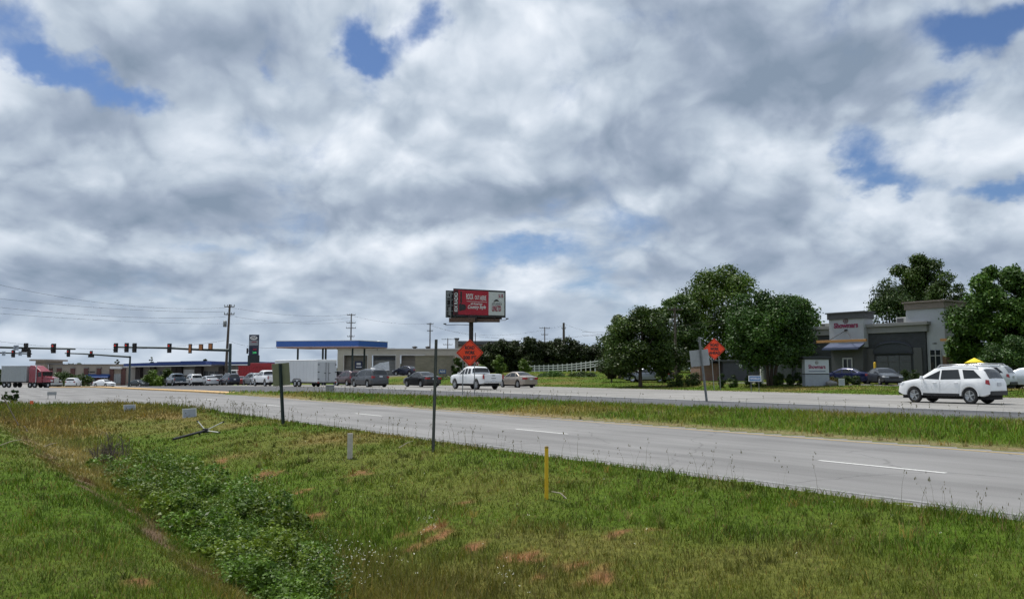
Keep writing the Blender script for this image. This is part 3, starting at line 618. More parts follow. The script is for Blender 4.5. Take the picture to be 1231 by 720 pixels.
T_at('leafy_bush', 1150, 95, 425, 60, .04, 'low shaded bush behind the restaurant corner near the yellow umbrella', shape='round', ncl=24, lpc=260, lsize=.2, tone=DK, seed=23, cat='bush', limbs=4)
T_at('ornamental_tree', 735, 86, 416, 31, .06, 'small dark plum coloured pointed tree on the grass bank', shape='spindle', ncl=34, lpc=260, lsize=.16, tone=(.045, .045, .022), seed=24, limbs=6)
# evergreen screen behind the white rail fence
EL = ['evergreen directly right of the billboard post, leftmost of the dark screen', 'second evergreen of the dark screen, behind the bright sapling', 'third evergreen of the dark screen, over the beige sedan', 'fourth evergreen of the dark screen, where the rail fence begins',
      'fifth evergreen of the dark screen, left of the distant utility pole', 'sixth evergreen of the dark screen, below the leaning utility pole', 'seventh evergreen of the dark screen, above the middle of the rail fence', 'eighth evergreen of the dark screen, over the rising rail fence', 'ninth evergreen of the dark screen, beside the round verge tree', 'last evergreen of the dark screen, lowest and nearly behind the plum tree']
for i, (px, top) in enumerate(((588, 411), (603, 405), (620, 409), (637, 404), (653, 409), (669, 406), (684, 405), (699, 411), (715, 413), (731, 415))):
    T_at('evergreen_tree', px, 139 + (i % 3), top, 36, .02, EL[i], shape='column', ncl=64, lpc=170, lsize=.30, tone=(.026, .042, .012), seed=40 + i, group='dark evergreens screening the building', limbs=3, cr=(.14, .22), jit=.3, tonevar=.4)
T_at('sapling', 601, 112, 424, 26, .1, 'bright green young tree behind the white pickup, the taller of two', shape='spindle', ncl=26, lpc=120, lsize=.2, tone=YG, seed=60, group='bright young trees by the far road', cr=(.12, .2), hollow=.2, limbs=8)
T_at('sapling', 629, 112, 429, 22, .1, 'bright green young tree above the beige sedan, the shorter of two', shape='spindle', ncl=20, lpc=110, lsize=.2, tone=YG, seed=61, group='bright young trees by the far road', cr=(.12, .2), hollow=.2, limbs=8)
for i, (px, Y, top, w, tone, lb) in enumerate(((664, 106, 446, 34, (.05, .11, .02), 'broad leafy bush below the left part of the rail fence'), (700, 104, 447, 34, (.045, .075, .025), 'dull dark bush below the rising part of the rail fence'), (551, 118, 428, 18, (.05, .09, .02), 'shrub half hidden behind the first orange diamond sign'),
        (577, 116, 437, 18, (.06, .11, .02), 'shrub over the roof of the white pickup'), (796, 82, 440, 14, (.08, .13, .03), 'yellowish feathery shrub beside the parked silver car'),
        (520, 112, 452, 60, (.06, .11, .025), 'low leafy shrubbery at the foot of the tan wall'))):
    T_at('bush', px, Y, top, w, .02, lb, shape='dome', ncl=22, lpc=170, lsize=.2, tone=tone, seed=70 + i, cat='bush', limbs=3)
# clipped round shrubs along the restaurant frontage
SB = [(812, 74, 446, 22, 'long dark hedge shrub left of the leaning sign post'), (832, 74, 445, 22, 'dark hedge shrub right in front of the parked white van'), (868, 69, 449, 11, 'small round shrub right of the second orange sign'), (881, 69, 449, 12, 'round shrub left of the blue and white yard sign'),
      (901, 69.5, 450, 10, 'round shrub behind the blue and white yard sign'), (912, 69.5, 450, 9, 'round shrub just right of the blue and white yard sign'), (937, 69, 447, 13, 'round shrub right of the forked trunk'), (950, 68.5, 449, 13, 'round shrub second right of the forked trunk'), (960, 70, 446, 12, 'round shrub touching the white monument sign'),
      (1006, 70, 451, 12, 'clipped shrub in front of the blue sedan bonnet'), (1018, 70, 451, 12, 'clipped shrub below the door of the blue sedan'), (1029, 70, 451, 12, 'clipped shrub behind the tail of the blue sedan'), (1088, 76, 444, 14, 'shrub by the restaurant wall right of the dark sedan'), (1101, 76, 443, 13, 'shrub by the restaurant wall under the tall windows')]
for i, (px, Y, top, w, lb) in enumerate(SB):
    T_at('round_shrub', px, Y, top, w, .02, lb, shape='round', ncl=16, lpc=130, lsize=.09 if w < 20 else .12, tone=(.035, .07, .016), seed=90 + i, cat='shrub', group='clipped shrubs along the restaurant lot', limbs=2, cr=(.2, .32), jit=.1)
T_at('ornamental_grass', 1000, 68.5, 452, 14, .02, 'yellow green clump beside the grey boulder', shape='dome', ncl=12, lpc=110, lsize=.1, tone=(.22, .18, .05), seed=120, cat='plant', limbs=2, cr=(.2, .32))
# far left greenery
for i, (px, Y, top, w, tone, lb, sh) in enumerate(((76, 186, 446, 36, (.04, .075, .018), 'dark hedge clump behind the semi truck cab', 'dome'), (95, 184, 448, 30, (.045, .08, .018), 'dark hedge clump behind the small white van', 'dome'), (183, 178, 444, 28, (.09, .16, .02), 'bright green rounded bush in front of the brick storefront', 'dome'), (200, 180, 441, 20, (.05, .085, .02), 'darker bush right behind the bright one at the storefront', 'dome'),
        (0, 210, 449, 14, (.03, .055, .016), 'dark tree at the left border behind the trailer', 'round'))):
    T_at('hedge_bush', px, Y, top, w, .03, lb, shape=sh, ncl=26, lpc=150, lsize=.34, tone=tone, seed=130 + i, cat='bush', limbs=2)
for i, (px, Y, top, w) in enumerate(((140, 260, 432, 7), (181, 270, 429, 6.5), (246, 260, 431, 6))):
    T_at('distant_tree', px, Y, top, w, .66, ['lone small tree over the white storefront roof', 'lone small tree over the blue roof, middle of three', 'lone small tree beside the gap in the blue roof'][i], shape='round', ncl=10, lpc=60, lsize=.4, tone=(.05, .07, .03), seed=140 + i, limbs=5, hollow=.1, group='lone treetops above the far roofs')
T_at('verge_bush', 17, 52, 467, 11, .03, 'dark green bush at the left border by the side road', shape='oval', ncl=16, lpc=160, lsize=.09, tone=(.03, .07, .015), seed=150, cat='bush', limbs=2)
T_at('verge_bush', 6, 51, 471, 12, .03, 'spreading weedy bush at the very left edge of the pavement', shape='dome', ncl=16, lpc=160, lsize=.09, tone=(.05, .085, .02), seed=151, cat='bush', limbs=2)

# low far woodland along the horizon
n = 26000; a = R(1) * rng.uniform(-60, 60, n); rr = rng.uniform(455, 540, n); X, Y = rr * np.sin(a), rr * np.cos(a); top_ = 5.2 + 1.5 * np.sin(a * 37) + 1.0 * np.sin(a * 91 + 2)
Z = zgr(X, Y) + rng.random(n) ** .7 * top_; V, F, T = leaves(np.stack([X, Y, Z], -1), 2.6, np.array([.045, .075, .028]) * rng.uniform(.6, 1.3, (n, 1)), .3, .8)
tag(np_mesh('far_woodland', V, F, M_leafA, T), 'low far woodland along the horizon beyond the shops', 'woodland', kind='stuff')

# ================================================================== vehicles
M_glass = pm('dark_car_glass', (.012, .014, .017), .06, var=.05, spec=.6)
M_tyre = pm('tyre_rubber', (.02, .02, .021), .85, var=.2, scale=20)
M_rim = pm('alloy_rim', (.45, .46, .47), .3, .8, var=.1)
M_black = pm('black_plastic_trim', (.022, .022, .024), .6, var=.2)
M_chrome = pm('bright_trim', (.6, .6, .62), .2, .9, var=.05)
M_tail = pm('red_tail_lamp', (.32, .012, .015), .2, var=.1, coat=.5)
M_head = pm('clear_head_lamp', (.62, .64, .66), .12, .3, var=.1, coat=.6)
M_amber = pm('amber_lamp', (.75, .30, .04), .3, var=.1)
M_plate = pm('pale_number_plate', (.55, .57, .6), .5, var=.1)
M_under = pm('underbody', (.012, .012, .013), .9, var=.1)
def paint(name, col, metal=.15): return pm('paint_' + name, col, .28, metal, var=.04, scale=1.5, coat=.6, dirt=(col[0] * .8 + .03, col[1] * .8 + .028, col[2] * .8 + .02, .35))
CARK = {
 'suv': dict(L=4.8, W=1.82, H=1.72, wb=2.86, wo=.02, r=.37, sill=.34, belt=1.06, tum=.36,
   prof=[(-2.40, .62), (-2.385, .98), (-2.30, 1.12), (-2.10, 1.46), (-1.92, 1.63), (-1.4, 1.70), (-.4, 1.72), (.15, 1.69), (.50, 1.60), (1.22, 1.14), (1.7, 1.07), (2.15, .98), (2.34, .84), (2.40, .62)],
   side=[[(.98, 1.13), (.98, 1.13), (.12, 1.52), (.12, 1.10)], [(.04, 1.10), (.04, 1.54), (-.80, 1.56), (-.98, 1.12)], [(-1.14, 1.14), (-1.00, 1.55), (-1.55, 1.53), (-1.98, 1.17)]], ws=(.56, 1.20), rw=(-2.28, -1.99), roof='rack', clad=True),
 'sedan': dict(L=4.75, W=1.80, H=1.44, wb=2.75, wo=.05, r=.325, sill=.24, belt=.93, tum=.42,
   prof=[(-2.37, .55), (-2.36, .92), (-2.25, 1.00), (-1.75, 1.05), (-1.45, 1.10), (-.85, 1.36), (-.3, 1.43), (.15, 1.43), (.5, 1.35), (1.15, 1.00), (1.7, .90), (2.15, .80), (2.33, .68), (2.38, .5)],
   side=[[(1.02, .99), (1.02, .99), (.12, 1.33), (.12, .97)], [(.04, .97), (.04, 1.34), (-.62, 1.33), (-.86, .98)], [(-.94, .98), (-.78, 1.27), (-1.0, 1.20), (-1.36, 1.04)]], ws=(.54, 1.12), rw=(-1.42, -.88), roof=None, clad=False),
 'minivan': dict(L=5.05, W=1.95, H=1.74, wb=3.0, wo=.0, r=.345, sill=.25, belt=1.02, tum=.30,
   prof=[(-2.52, .55), (-2.51, 1.02), (-2.42, 1.18), (-2.22, 1.55), (-2.10, 1.66), (-1.4, 1.73), (-.2, 1.74), (.5, 1.66), (.8, 1.54), (1.62, 1.08), (2.1, .94), (2.42, .76), (2.52, .5)],
   side=[[(1.40, 1.11), (1.40, 1.11), (.42, 1.54), (.42, 1.06)], [(.34, 1.06), (.34, 1.55), (-.74, 1.60), (-.80, 1.08)], [(-.90, 1.08), (-.86, 1.60), (-1.9, 1.54), (-2.2, 1.15)]], ws=(.84, 1.56), rw=(-2.40, -2.20), roof='rack', clad=False),
 'pickup': dict(L=5.8, W=2.03, H=1.88, wb=3.6, wo=.08, r=.40, sill=.44, belt=1.18, tum=.32,
   prof=[(-2.90, .75), (-2.89, 1.22), (-2.86, 1.25), (-.98, 1.25), (-.93, 1.27), (-.80, 1.74), (-.60, 1.84), (.3, 1.88), (.6, 1.80), (1.28, 1.28), (2.2, 1.20), (2.74, 1.10), (2.88, .9), (2.90, .65)],
   side=[[(1.12, 1.26), (1.12, 1.26), (.34, 1.70), (.34, 1.24)], [(.24, 1.24), (.24, 1.71), (-.12, 1.71), (-.16, 1.24)], [(-.28, 1.25), (-.24, 1.70), (-.62, 1.68), (-.74, 1.27)]], ws=(.64, 1.24), rw=(-.90, -.80), roof=None, clad=False, bed=True),
}
def car(kind, px, Y, col, label, rz=0.0, detail=1, name=None, cat=None, group=None, scale=1.0, tailmat=None, road=True, xy=None, ext=None, z=None, sc=None):
    K_ = dict(CARK[kind]); L, Wd = K_['L'], K_['W']
    g = Vector((xy[0], xy[1], zr(*xy))) if xy else G(px, Y, road)
    if z is not None: g.z = z
    root = empty(name or {'suv': 'sport_utility_vehicle', 'sedan': 'sedan_car', 'minivan': 'minivan', 'pickup': 'pickup_truck'}[kind], g, ROADANG + rz, label, cat or {'suv': 'SUV', 'sedan': 'car', 'minivan': 'minivan', 'pickup': 'pickup truck'}[kind], group)
    body_m = paint(*col); pr = np.array(K_['prof']); sill, beltz, tum, r, wb, wo = K_['sill'], K_['belt'], K_['tum'], K_['r'], K_['wb'], K_['wo']
    wx = [wb / 2 + wo, -wb / 2 + wo]; AR = r + .065
    def top(x): return float(np.interp(x, pr[:, 0], pr[:, 1]))
    def bot(x):
        z = sill + .10 * max(0, abs(x) / (L / 2) - .86) / .14 * 1.2
        for w in wx:
            d = AR * AR - (x - w) ** 2
            if d > 0: z = max(z, r + math.sqrt(d))
        return z
    def halfw(x):
        e = abs(x) / (L / 2); return Wd / 2 * (1 - .05 * e ** 2 - .13 * max(0, e - .8) ** 2 / .04)
    def ring(x):
        z0, zt, w = bot(x), top(x), halfw(x); z0 = min(z0, zt - .12); b = min(beltz, zt - .05)
        z5 = b + .80 * (zt - b); w4 = w * .965; w5 = w4 - tum * (z5 - b) - .015
        fl = .018 if any(abs(x - q) < AR + .03 for q in wx) else 0
        return [(0, z0), (w * .86, z0), (w * .985 + fl, z0 + .03), (w + fl * .6, z0 + .45 * (b - z0)), (w * .992, z0 + .82 * (b - z0)), (w4, b), (w5, z5), (w5 - .05, b + .93 * (zt - b)), (w5 - .17, zt), (w5 * .5, zt + .012), (0, zt + .018)]
    def side_y(x, z):
        rg = ring(x); pts = [rg[i] for i in (2, 3, 4, 5, 6, 7)]
        for (y0, z0), (y1, z1) in zip(pts, pts[1:]):
            if z0 <= z <= z1: return y0 + (y1 - y0) * (z - z0) / max(z1 - z0, 1e-6)
        return pts[0][0] if z < pts[0][1] else pts[-1][0]
    xs = sorted(set([round(v, 4) for v in np.arange(-L / 2, L / 2 + .001, .07)] + [float(v) for v in pr[:, 0]] + [w + s_ * AR * .999 for w in wx for s_ in (-1, 1)] + [w + s_ * AR * .94 for w in wx for s_ in (-1, 1)]))
    xs = [v for v in xs if pr[0, 0] <= v <= pr[-1, 0]]
    V = []; F = []; m = 21
    for i, x in enumerate(xs):
        rg = ring(x); full = [(x, y, z) for y, z in rg] + [(x, -y, z) for y, z in reversed(rg[1:-1])]; m = len(full); V += full
        if i: F += [((i - 1) * m + j, (i - 1) * m + (j + 1) % m, i * m + (j + 1) % m, i * m + j) for j in range(m)]
    F += [tuple(range(m)), tuple(reversed(range(len(V) - m, len(V))))]
    mb = MB(); mb.add(V, F, True); bo = mb.build('body', body_m, root)
    bo.data.polygons[len(F) - 1].use_smooth = False; bo.data.polygons[len(F) - 2].use_smooth = False
    es = bo.modifiers.new('edges', 'EDGE_SPLIT'); es.split_angle = R(38)
    ub = MB(); ub.box((0, 0, (sill + .55) / 2 + .0), (L * .93, Wd - .56, .62 - sill * .4)); ub.box((0, 0, sill + .03), (L * .9, Wd * .86, .10)) if False else None
    ub.build('underbody', M_under, root)
    def patch(name, poly, off, mat, sides=(1, -1), nx=8, nz=4, parent=None):
        (x0, z0), (x1, z1), (x2, z2), (x3, z3) = poly; mbp = MB()        # corners: front-low, front-high, rear-high, rear-low
        for sd in sides:
            vs = []; fs = []
            for i in range(nx + 1):
                for j in range(nz + 1):
                    u, v = i / nx, j / nz
                    xl, zl = x0 + (x3 - x0) * u, z0 + (z3 - z0) * u; xh, zh = x1 + (x2 - x1) * u, z1 + (z2 - z1) * u
                    x, z = xl + (xh - xl) * v, zl + (zh - zl) * v; vs.append((x, sd * (side_y(x, z) + off), z))
            for i in range(nx):
                for j in range(nz): a = i * (nz + 1) + j; fs.append((a, a + nz + 1, a + nz + 2, a + 1))
            mbp.add(vs, fs, True)
            k = len(vs)     # a thin rim back to the body
        return mbp.build(name, mat, parent or root)
    for w_ in K_['side']:
        for sd in ((1, -1) if detail else (1,)): patch('side_window', w_, .007, M_glass, (sd,))
    def toppatch(name, xa, xb, fw, off, mat, n=8):
        vs = []; fs = []
        for i in range(n + 1):
            x = xa + (xb - xa) * i / n; rg = ring(x); zt = top(x); yl = rg[7][0] * fw
            dz = (top(x + .01) - top(x - .01)) / .02; nl = math.sqrt(1 + dz * dz)
            for j in range(7):
                y = yl * (j / 3 - 1); ay = abs(y); pts = sorted([rg[i_] for i_ in (10, 9, 8, 7)])
                z = float(np.interp(ay, [q[0] for q in pts], [q[1] for q in pts])); vs.append((x - off * dz / nl, y, z + off / nl))
        for i in range(n):
            for j in range(6): a = i * 7 + j; fs.append((a, a + 7, a + 8, a + 1))
        q = MB(); q.add(vs, fs, True); return q.build(name, mat, root)
    toppatch('windshield', K_['ws'][0], K_['ws'][1], 1.0, .012, M_glass); toppatch('rear_window', K_['rw'][0], K_['rw'][1], .98, .012, M_glass)
    for w in wx:
        for sd in (1, -1):
            t = MB(); yo = sd * (Wd / 2 - .015); ax = (0, sd, 0)
            t.lathe((w, yo - sd * .21, r), ax, [(0, .1), (0, r * .93), (.03, r), (.17, r), (.205, r * .95), (.21, r * .68), (.17, r * .66)], 26)
            tw = t.build('wheel', M_tyre, root)
            rm = MB(); rm.lathe((w, yo - sd * .05, r), ax, [(-.02, .001), (-.02, r * .66), (.035, r * .68), (.035, r * .62), (0, r * .60)], 24)
            if detail:
                for k in range(5):
                    a = 2 * math.pi * k / 5 + .3; ca, sa_ = math.cos(a), math.sin(a)
                    rm.box((w + ca * r * .32, yo - sd * .022, r + sa_ * r * .32), (r * .60, .03, r * .17), M=Matrix.Rotation(-a, 3, 'Y'))
                rm.lathe((w, yo - sd * .05, r), ax, [(.0, .001), (.0, r * .16), (.045, r * .13), (.05, .001)], 12)
                dk = MB(); dk.lathe((w, yo - sd * .066, r), ax, [(0, .001), (.0, r * .60)], 24)
            rm.build('rim', M_rim if detail else M_rim, tw)
            if detail:
                dk2 = MB(); dk2.lathe((w, yo - sd * .045, r), ax, [(0, r * .17), (.0, r * .58)], 24); dk2.build('wheel_well_shade', M_under, tw) if False else None
    # lamps, bumpers, plate, mirrors, handles
    zb = beltz
    for sd in (1, -1):
        if kind == 'pickup': tb = MB(); tb.bx(-2.915, -2.80, sd * .98 - .055, sd * .98 + .035, .86, 1.20); tb.build('tail_light', M_tail, root)
        elif kind == 'sedan': patch('tail_light', [(-2.10, .74), (-2.10, .93), (-2.345, .92), (-2.36, .74)], .012, M_tail, (sd,), 4, 2); q = MB(); q.bx(-2.385, -2.34, *(sorted((sd * .42, sd * .80))), .76, .91); q.build('tail_light_inner', M_tail, root)
        elif kind == 'suv': patch('tail_light', [(-2.17, .92), (-2.17, 1.10), (-2.31, 1.09), (-2.37, .86)], .012, M_tail, (sd,), 4, 2)
        else: patch('tail_light', [(-2.28, .86), (-2.26, 1.10), (-2.44, 1.10), (-2.50, .84)], .012, M_tail, (sd,), 4, 3); q = MB(); q.bx(-2.54, -2.46, *(sorted((sd * .62, sd * .86))), .90, 1.06); q.build('tail_light_inner', M_tail, root)
        hz = {'suv': (.80, .96), 'sedan': (.62, .76), 'minivan': (.66, .86), 'pickup': (.82, 1.04)}[kind]; hx = pr[-1, 0]
        patch('headlight', [(hx - .07, hz[0]), (hx - .10, hz[1] - .04), (hx - .42, hz[1]), (hx - .30, hz[0] + .03)], .012, M_head, (sd,), 4, 2)
        q = MB(); q.bx(hx - .10, hx + .012, *(sorted((sd * .42, sd * (Wd / 2 - .17)))), hz[0], hz[1] - .05); q.build('headlight_lens', M_head, root)
        mx_ = K_['ws'][1] - .24; q = MB(); q.box((mx_, sd * (Wd / 2 + .09), zb + .12), (.12, .20, .15), taper=.8); q.box((mx_, sd * (Wd / 2 - .0), zb + .06), (.06, .12, .05)); q.build('wing_mirror', body_m, root, .02)
    q = MB(); q.bx(pr[0, 0] - .03, pr[0, 0] + .14, -Wd / 2 * .84, Wd / 2 * .84, sill + .06, sill + .26); q.build('rear_bumper', M_chrome if kind == 'pickup' else (M_black if K_['clad'] else body_m), root, .03)
    q = MB(); q.bx(pr[-1, 0] - .12, pr[-1, 0] + .02, -Wd / 2 * .82, Wd / 2 * .82, sill + .03, sill + .22); q.build('front_bumper', M_black if K_['clad'] or kind == 'pickup' else body_m, root, .03)
    q = MB(); q.bx(pr[-1, 0] - .05, pr[-1, 0] + .018, -.38, .38, sill + .28, sill + .44); q.build('grille', M_black, root, .01)
    q = MB(); zz = {'suv': .82, 'sedan': .70, 'minivan': .95, 'pickup': .62}[kind]; q.bx(pr[0, 0] - .038, pr[0, 0] - .0, -.16, .16, zz, zz + .16); q.build('number_plate', M_plate, root)
    if detail:
        for w_ in K_['side'][:2]:
            (x0, z0), _, _, (x3, z3) = w_; hx_ = x3 + .22
            for sd in (1, -1):
                yy = side_y(hx_, zb - .11); q = MB(); q.box((hx_, sd * (yy + .02), zb - .11), (.20, .035, .035)); q.build('door_handle', body_m, root, .008)
        # door panels stand a hair proud, so that their shut lines show
        D = {'suv': [(1.02, -.0 + .08), (.04, -1.00)], 'sedan': [(1.0, .08), (.04, -.88)], 'minivan': [(1.30, .38), (.34, -.84)], 'pickup': [(1.12, .30), (.26, -.18)]}[kind]
        for xa, xb in D:
            for sd in (1, -1): patch('door', [(xa, sill + .13), (xa - .03, zb - .015), (xb, zb - .015), (xb + (.16 if kind in ('suv',) and xb < -.5 else 0), sill + .13)], .010, body_m, (sd,), 8, 5)
    if K_['clad']:
        for sd in (1, -1): patch('sill_cladding', [(wx[0] - AR - .03, sill + .005), (wx[0] - AR - .06, sill + .12), (wx[1] + AR + .06, sill + .12), (wx[1] + AR + .03, sill + .005)], .014, M_black, (sd,), 10, 2)
        for w in wx:
            for sd in (1, -1):
                vs = []; fs = []; n = 16
                for k in range(n + 1):
                    a = math.pi * k / n
                    for rr_, of in ((AR - .03, .0), (AR, .03), (AR + .045, .022)):
                        x = w + math.cos(a) * rr_; z = r + math.sin(a) * rr_; vs.append((x, sd * (Wd / 2 * .985 + of), max(z, sill)))
                for k in range(n): a_i = k * 3; fs += [(a_i, a_i + 3, a_i + 4, a_i + 1), (a_i + 1, a_i + 4, a_i + 5, a_i + 2)]
                q = MB(); q.add(vs, fs, True); q.build('wheel_arch', body_m, root)
    if K_['roof'] == 'rack':
        for sd in (1, -1):
            y = sd * (Wd / 2 * .70); q = MB(); q.tube([(-1.75, y, 1.64), (-1.60, y, 1.755), (-.7, y, 1.785), (.15, y, 1.77), (.30, y, 1.67)], .022, 6); q.build('roof_rail', M_chrome if kind == 'suv' else M_black, root)
    if K_.get('bed'):
        q = MB(); q.bx(-2.80, -1.02, -.86, .86, 1.262, 1.285); q.build('bed_cover', M_black, root)
        q = MB(); q.bx(-2.925, -2.89, -.84, .84, .74, 1.22); q.build('tailgate', body_m, root, .012); q = MB(); q.bx(-2.935, -2.92, -.14, .14, 1.10, 1.16); q.build('tailgate_handle', M_black, root)
        q = MB(); q.bx(-2.93, -2.918, -.22, .22, .88, .93); q.build('tailgate_badge', M_black, root)
    if sc: root.scale = (sc, sc, sc)
    return root
WHITE = ('white', (.80, .81, .82), 0.0); SILV = ('silver', (.42, .44, .46), .5); GREY = ('dark_grey', (.06, .063, .07), .4); NAVY = ('navy', (.012, .016, .04), .3); BLK = ('black', (.010, .010, .012), .2); CHAMP = ('champagne', (.36, .31, .26), .5)
GQ = 'vehicles driving or queued on the far road'
m_suv = car('suv', 1144, 38.6, WHITE, 'white SUV with roof rails driving on the far road at the right, nearest vehicle', group=GQ, name='sport_utility_vehicle'); m_suv.scale = (.885, .95, .98)
car('pickup', 571.5, 69.5, WHITE, 'white extended cab pickup truck on the far road below the first orange sign', group=GQ).scale = (.93, .97, 1)
car('sedan', 622, 77, CHAMP, 'champagne beige sedan following the white pickup truck', group=GQ).scale = (.9, .96, 1)
car('sedan', 507, 80, BLK, 'black sedan on the far road in front of the tan wall', group=GQ)
car('minivan', 444, 81.5, GREY, 'dark grey minivan on the far road behind the white cargo trailer', group=GQ)
car('suv', 419, 98, ('maroon', (.05, .012, .016), .3), 'dark maroon SUV between the cargo trailer and the grey minivan', group=GQ, detail=0)
car('minivan', 305, 119, SILV, 'silver minivan in the queue below the red dump trailer', group=GQ, detail=0)
car('suv', 276, 121, NAVY, 'dark blue SUV in the queue next to the silver minivan', group=GQ, detail=0)
car('sedan', 251, 123, ('pale_silver', (.50, .52, .55), .4), 'pale silver sedan in the middle of the queue', group=GQ, detail=0)
car('suv', 232, 124, ('pearl', (.62, .62, .61), .1), 'off white SUV in the queue left of the pale sedan', group=GQ, detail=0)
car('pickup', 212, 126, ('slate', (.05, .08, .11), .3), 'slate blue pickup truck at the head of the queue', group=GQ, detail=0)
for i, (px, Y, kd, cl, lb) in enumerate(((258, 131, 'suv', GREY, 'grey SUV half hidden behind the pale silver sedan'), (289, 130, 'sedan', ('red', (.16, .015, .018), .2), 'red sedan nose showing between the navy SUV and silver minivan'), (241, 134, 'sedan', NAVY, 'navy sedan roof behind the off white SUV'), (404, 112, 'pickup', NAVY, 'dark pickup truck ahead of the maroon SUV, mostly hidden by the trailer'))):
    car(kd, px, Y, cl, lb, group=GQ, detail=0)
car('sedan', 125, 172, WHITE, 'white sedan crossing the junction in front of the blue awning', rz=R(-150), group='vehicles crossing the junction', detail=0, sc=1.05)
car('sedan', 166, 176, ('dark_green_grey', (.03, .04, .045), .3), 'dark sedan crossing the junction behind the signal pole', rz=R(-150), group='vehicles crossing the junction', detail=0)
car('minivan', 88, 178, WHITE, 'small white van driving away beside the dark hedge', rz=R(-22), group='vehicles crossing the junction', detail=0, sc=1.08)
# parked at the right
car('sedan', 780, 84, ('steel', (.22, .24, .28), .5), 'silver grey sedan parked behind the round verge tree', rz=R(30), road=False, detail=0, group='cars parked by the far verge')
car('suv', 856, 100, WHITE, 'white SUV parked behind the leaning sign post', rz=R(100), road=False, detail=0, group='cars parked by the far verge')
car('sedan', 1019, 76, ('royal_blue', (.008, .014, .075), .3), 'deep blue sedan parked beside the monument sign', rz=R(5), road=False, detail=1, group='cars parked in the restaurant lot')
car('sedan', 1062, 72.5, ('charcoal', (.035, .04, .05), .3), 'charcoal sedan parked facing the road in the restaurant lot', rz=R(142), road=False, detail=1, group='cars parked in the restaurant lot')
car('suv', 1175, 55, ('silver_grey', (.50, .52, .54), .3), 'silver grey SUV stopped behind the white SUV with its tailgate raised', rz=R(10), road=False, detail=1, group='cars parked in the restaurant lot').scale = (.9, 1, 1)
car('sedan', 1247, 56, ('bluish_white', (.55, .60, .66), .2), 'pale sedan cropped by the right border', rz=R(190), road=False, detail=0, group='cars parked in the restaurant lot')
car('sedan', 489, 140, NAVY, 'navy sedan parked outside the garage bay', rz=R(20), road=False, detail=0, group='cars parked at the garage', sc=1.1)
# second roof behind the silver SUV seen over the white car
# ---- white cargo trailer
def trailer():
    Y = 89; g = G(366, Y, True); root = empty('cargo_trailer', g, ROADANG + R(10), 'white enclosed cargo trailer with double rear doors in the far road queue', 'trailer')
    Mw = pm('white_trailer_skin', (.72, .73, .73), .4, var=.05, scale=1.0, dirt=(.55, .53, .48, .5), coat=.2); Mr = pm('grey_trailer_door', (.46, .48, .50), .45, var=.06, scale=2)
    L, Wd, z0, z1 = 8.6, 2.35, .50, 2.72
    q = MB(); q.bx(-L / 2, L / 2, -Wd / 2, Wd / 2, z0, z1); q.build('body', Mw, root, .06)
    q = MB(); q.bx(-L / 2 - .02, L / 2 + .02, -Wd / 2 - .02, Wd / 2 + .02, z1 - .04, z1 + .12); q.build('roof', Mw, root, .07)
    for k in range(1, 13): pass
    for sd in (1, -1):
        q = MB(); q.bx(-L / 2 + .1, L / 2 - .1, *(sorted((sd * (Wd / 2 - .01), sd * (Wd / 2 + .004)))), z0 + .04, z0 + .07)
        for k in range(1, 13): x = -L / 2 + k * L / 13; q.bx(x - .006, x + .006, *(sorted((sd * (Wd / 2 - .01), sd * (Wd / 2 + .004)))), z0 + .06, z1 - .08)
        q.build('panel_seams', pm('seam_grey', (.33, .33, .33), .6), root)
    for sd in (1, -1):
        q = MB(); q.bx(-L / 2 - .045, -L / 2 - .003, *(sorted((sd * .012, sd * (Wd / 2 - .07)))), z0 + .1, z1 - .14); dd = q.build('rear_door', Mr, root, .01)
        q = MB(); q.tube([(-L / 2 - .07, sd * .16, z0 + .15), (-L / 2 - .07, sd * .16, z1 - .2)], .018, 6); q.box((-L / 2 - .08, sd * .26, 1.45), (.03, .22, .06)); q.build('latch', M_black, dd)
        q = MB()
        for zz in (z0 + .35, 1.55, z1 - .4): q.box((-L / 2 - .055, sd * (Wd / 2 - .16), zz), (.03, .18, .09))
        q.build('hinge', M_black, dd)
        q = MB(); q.bx(-L / 2 - .06, -L / 2 - .0, *(sorted((sd * .95, sd * 1.12))), z0 - .06, z0 + .06); q.build('tail_light', M_tail, root)
    q = MB(); q.bx(-L / 2 - .02, L / 2, -Wd / 2 + .04, Wd / 2 - .04, z0 - .12, z0); q.build('chassis', M_black, root)
    for x in (-.85, -.05):
        for sd in (1, -1):
            t = MB(); t.lathe((x, sd * (Wd / 2 - .14), .36), (0, sd, 0), [(0, .1), (0, .33), (.03, .36), (.15, .36), (.19, .32), (.18, .22)], 22); w = t.build('wheel', M_tyre, root)
            t = MB(); t.lathe((x, sd * (Wd / 2 - .14), .36), (0, sd, 0), [(.14, .001), (.16, .1), (.15, .22)], 16); t.build('rim', M_rim, w)
    for sd in (1, -1):
        vs = []; q = MB(); pts = [(-1.32, sd * (Wd / 2 + .03), .42), (-1.22, sd * (Wd / 2 + .03), .74), (-.95, sd * (Wd / 2 + .03), .84), (.05, sd * (Wd / 2 + .03), .84), (.32, sd * (Wd / 2 + .03), .74), (.42, sd * (Wd / 2 + .03), .42)]
        q.tube(pts, .045, 6); q.build('fender', M_black, root)
    q = MB(); q.tube([(L / 2, -.9, .42), (L / 2 + 1.1, 0, .45)], .05, 6); q.tube([(L / 2, .9, .42), (L / 2 + 1.1, 0, .45)], .05, 6); q.tube([(L / 2 + .95, 0, .1), (L / 2 + .95, 0, .8)], .04, 6); q.build('drawbar', M_black, root)
trailer()
car('pickup', 322, 99.5, WHITE, 'white pickup truck towing the cargo trailer, mostly behind the khaki sign back', group=GQ, detail=0)
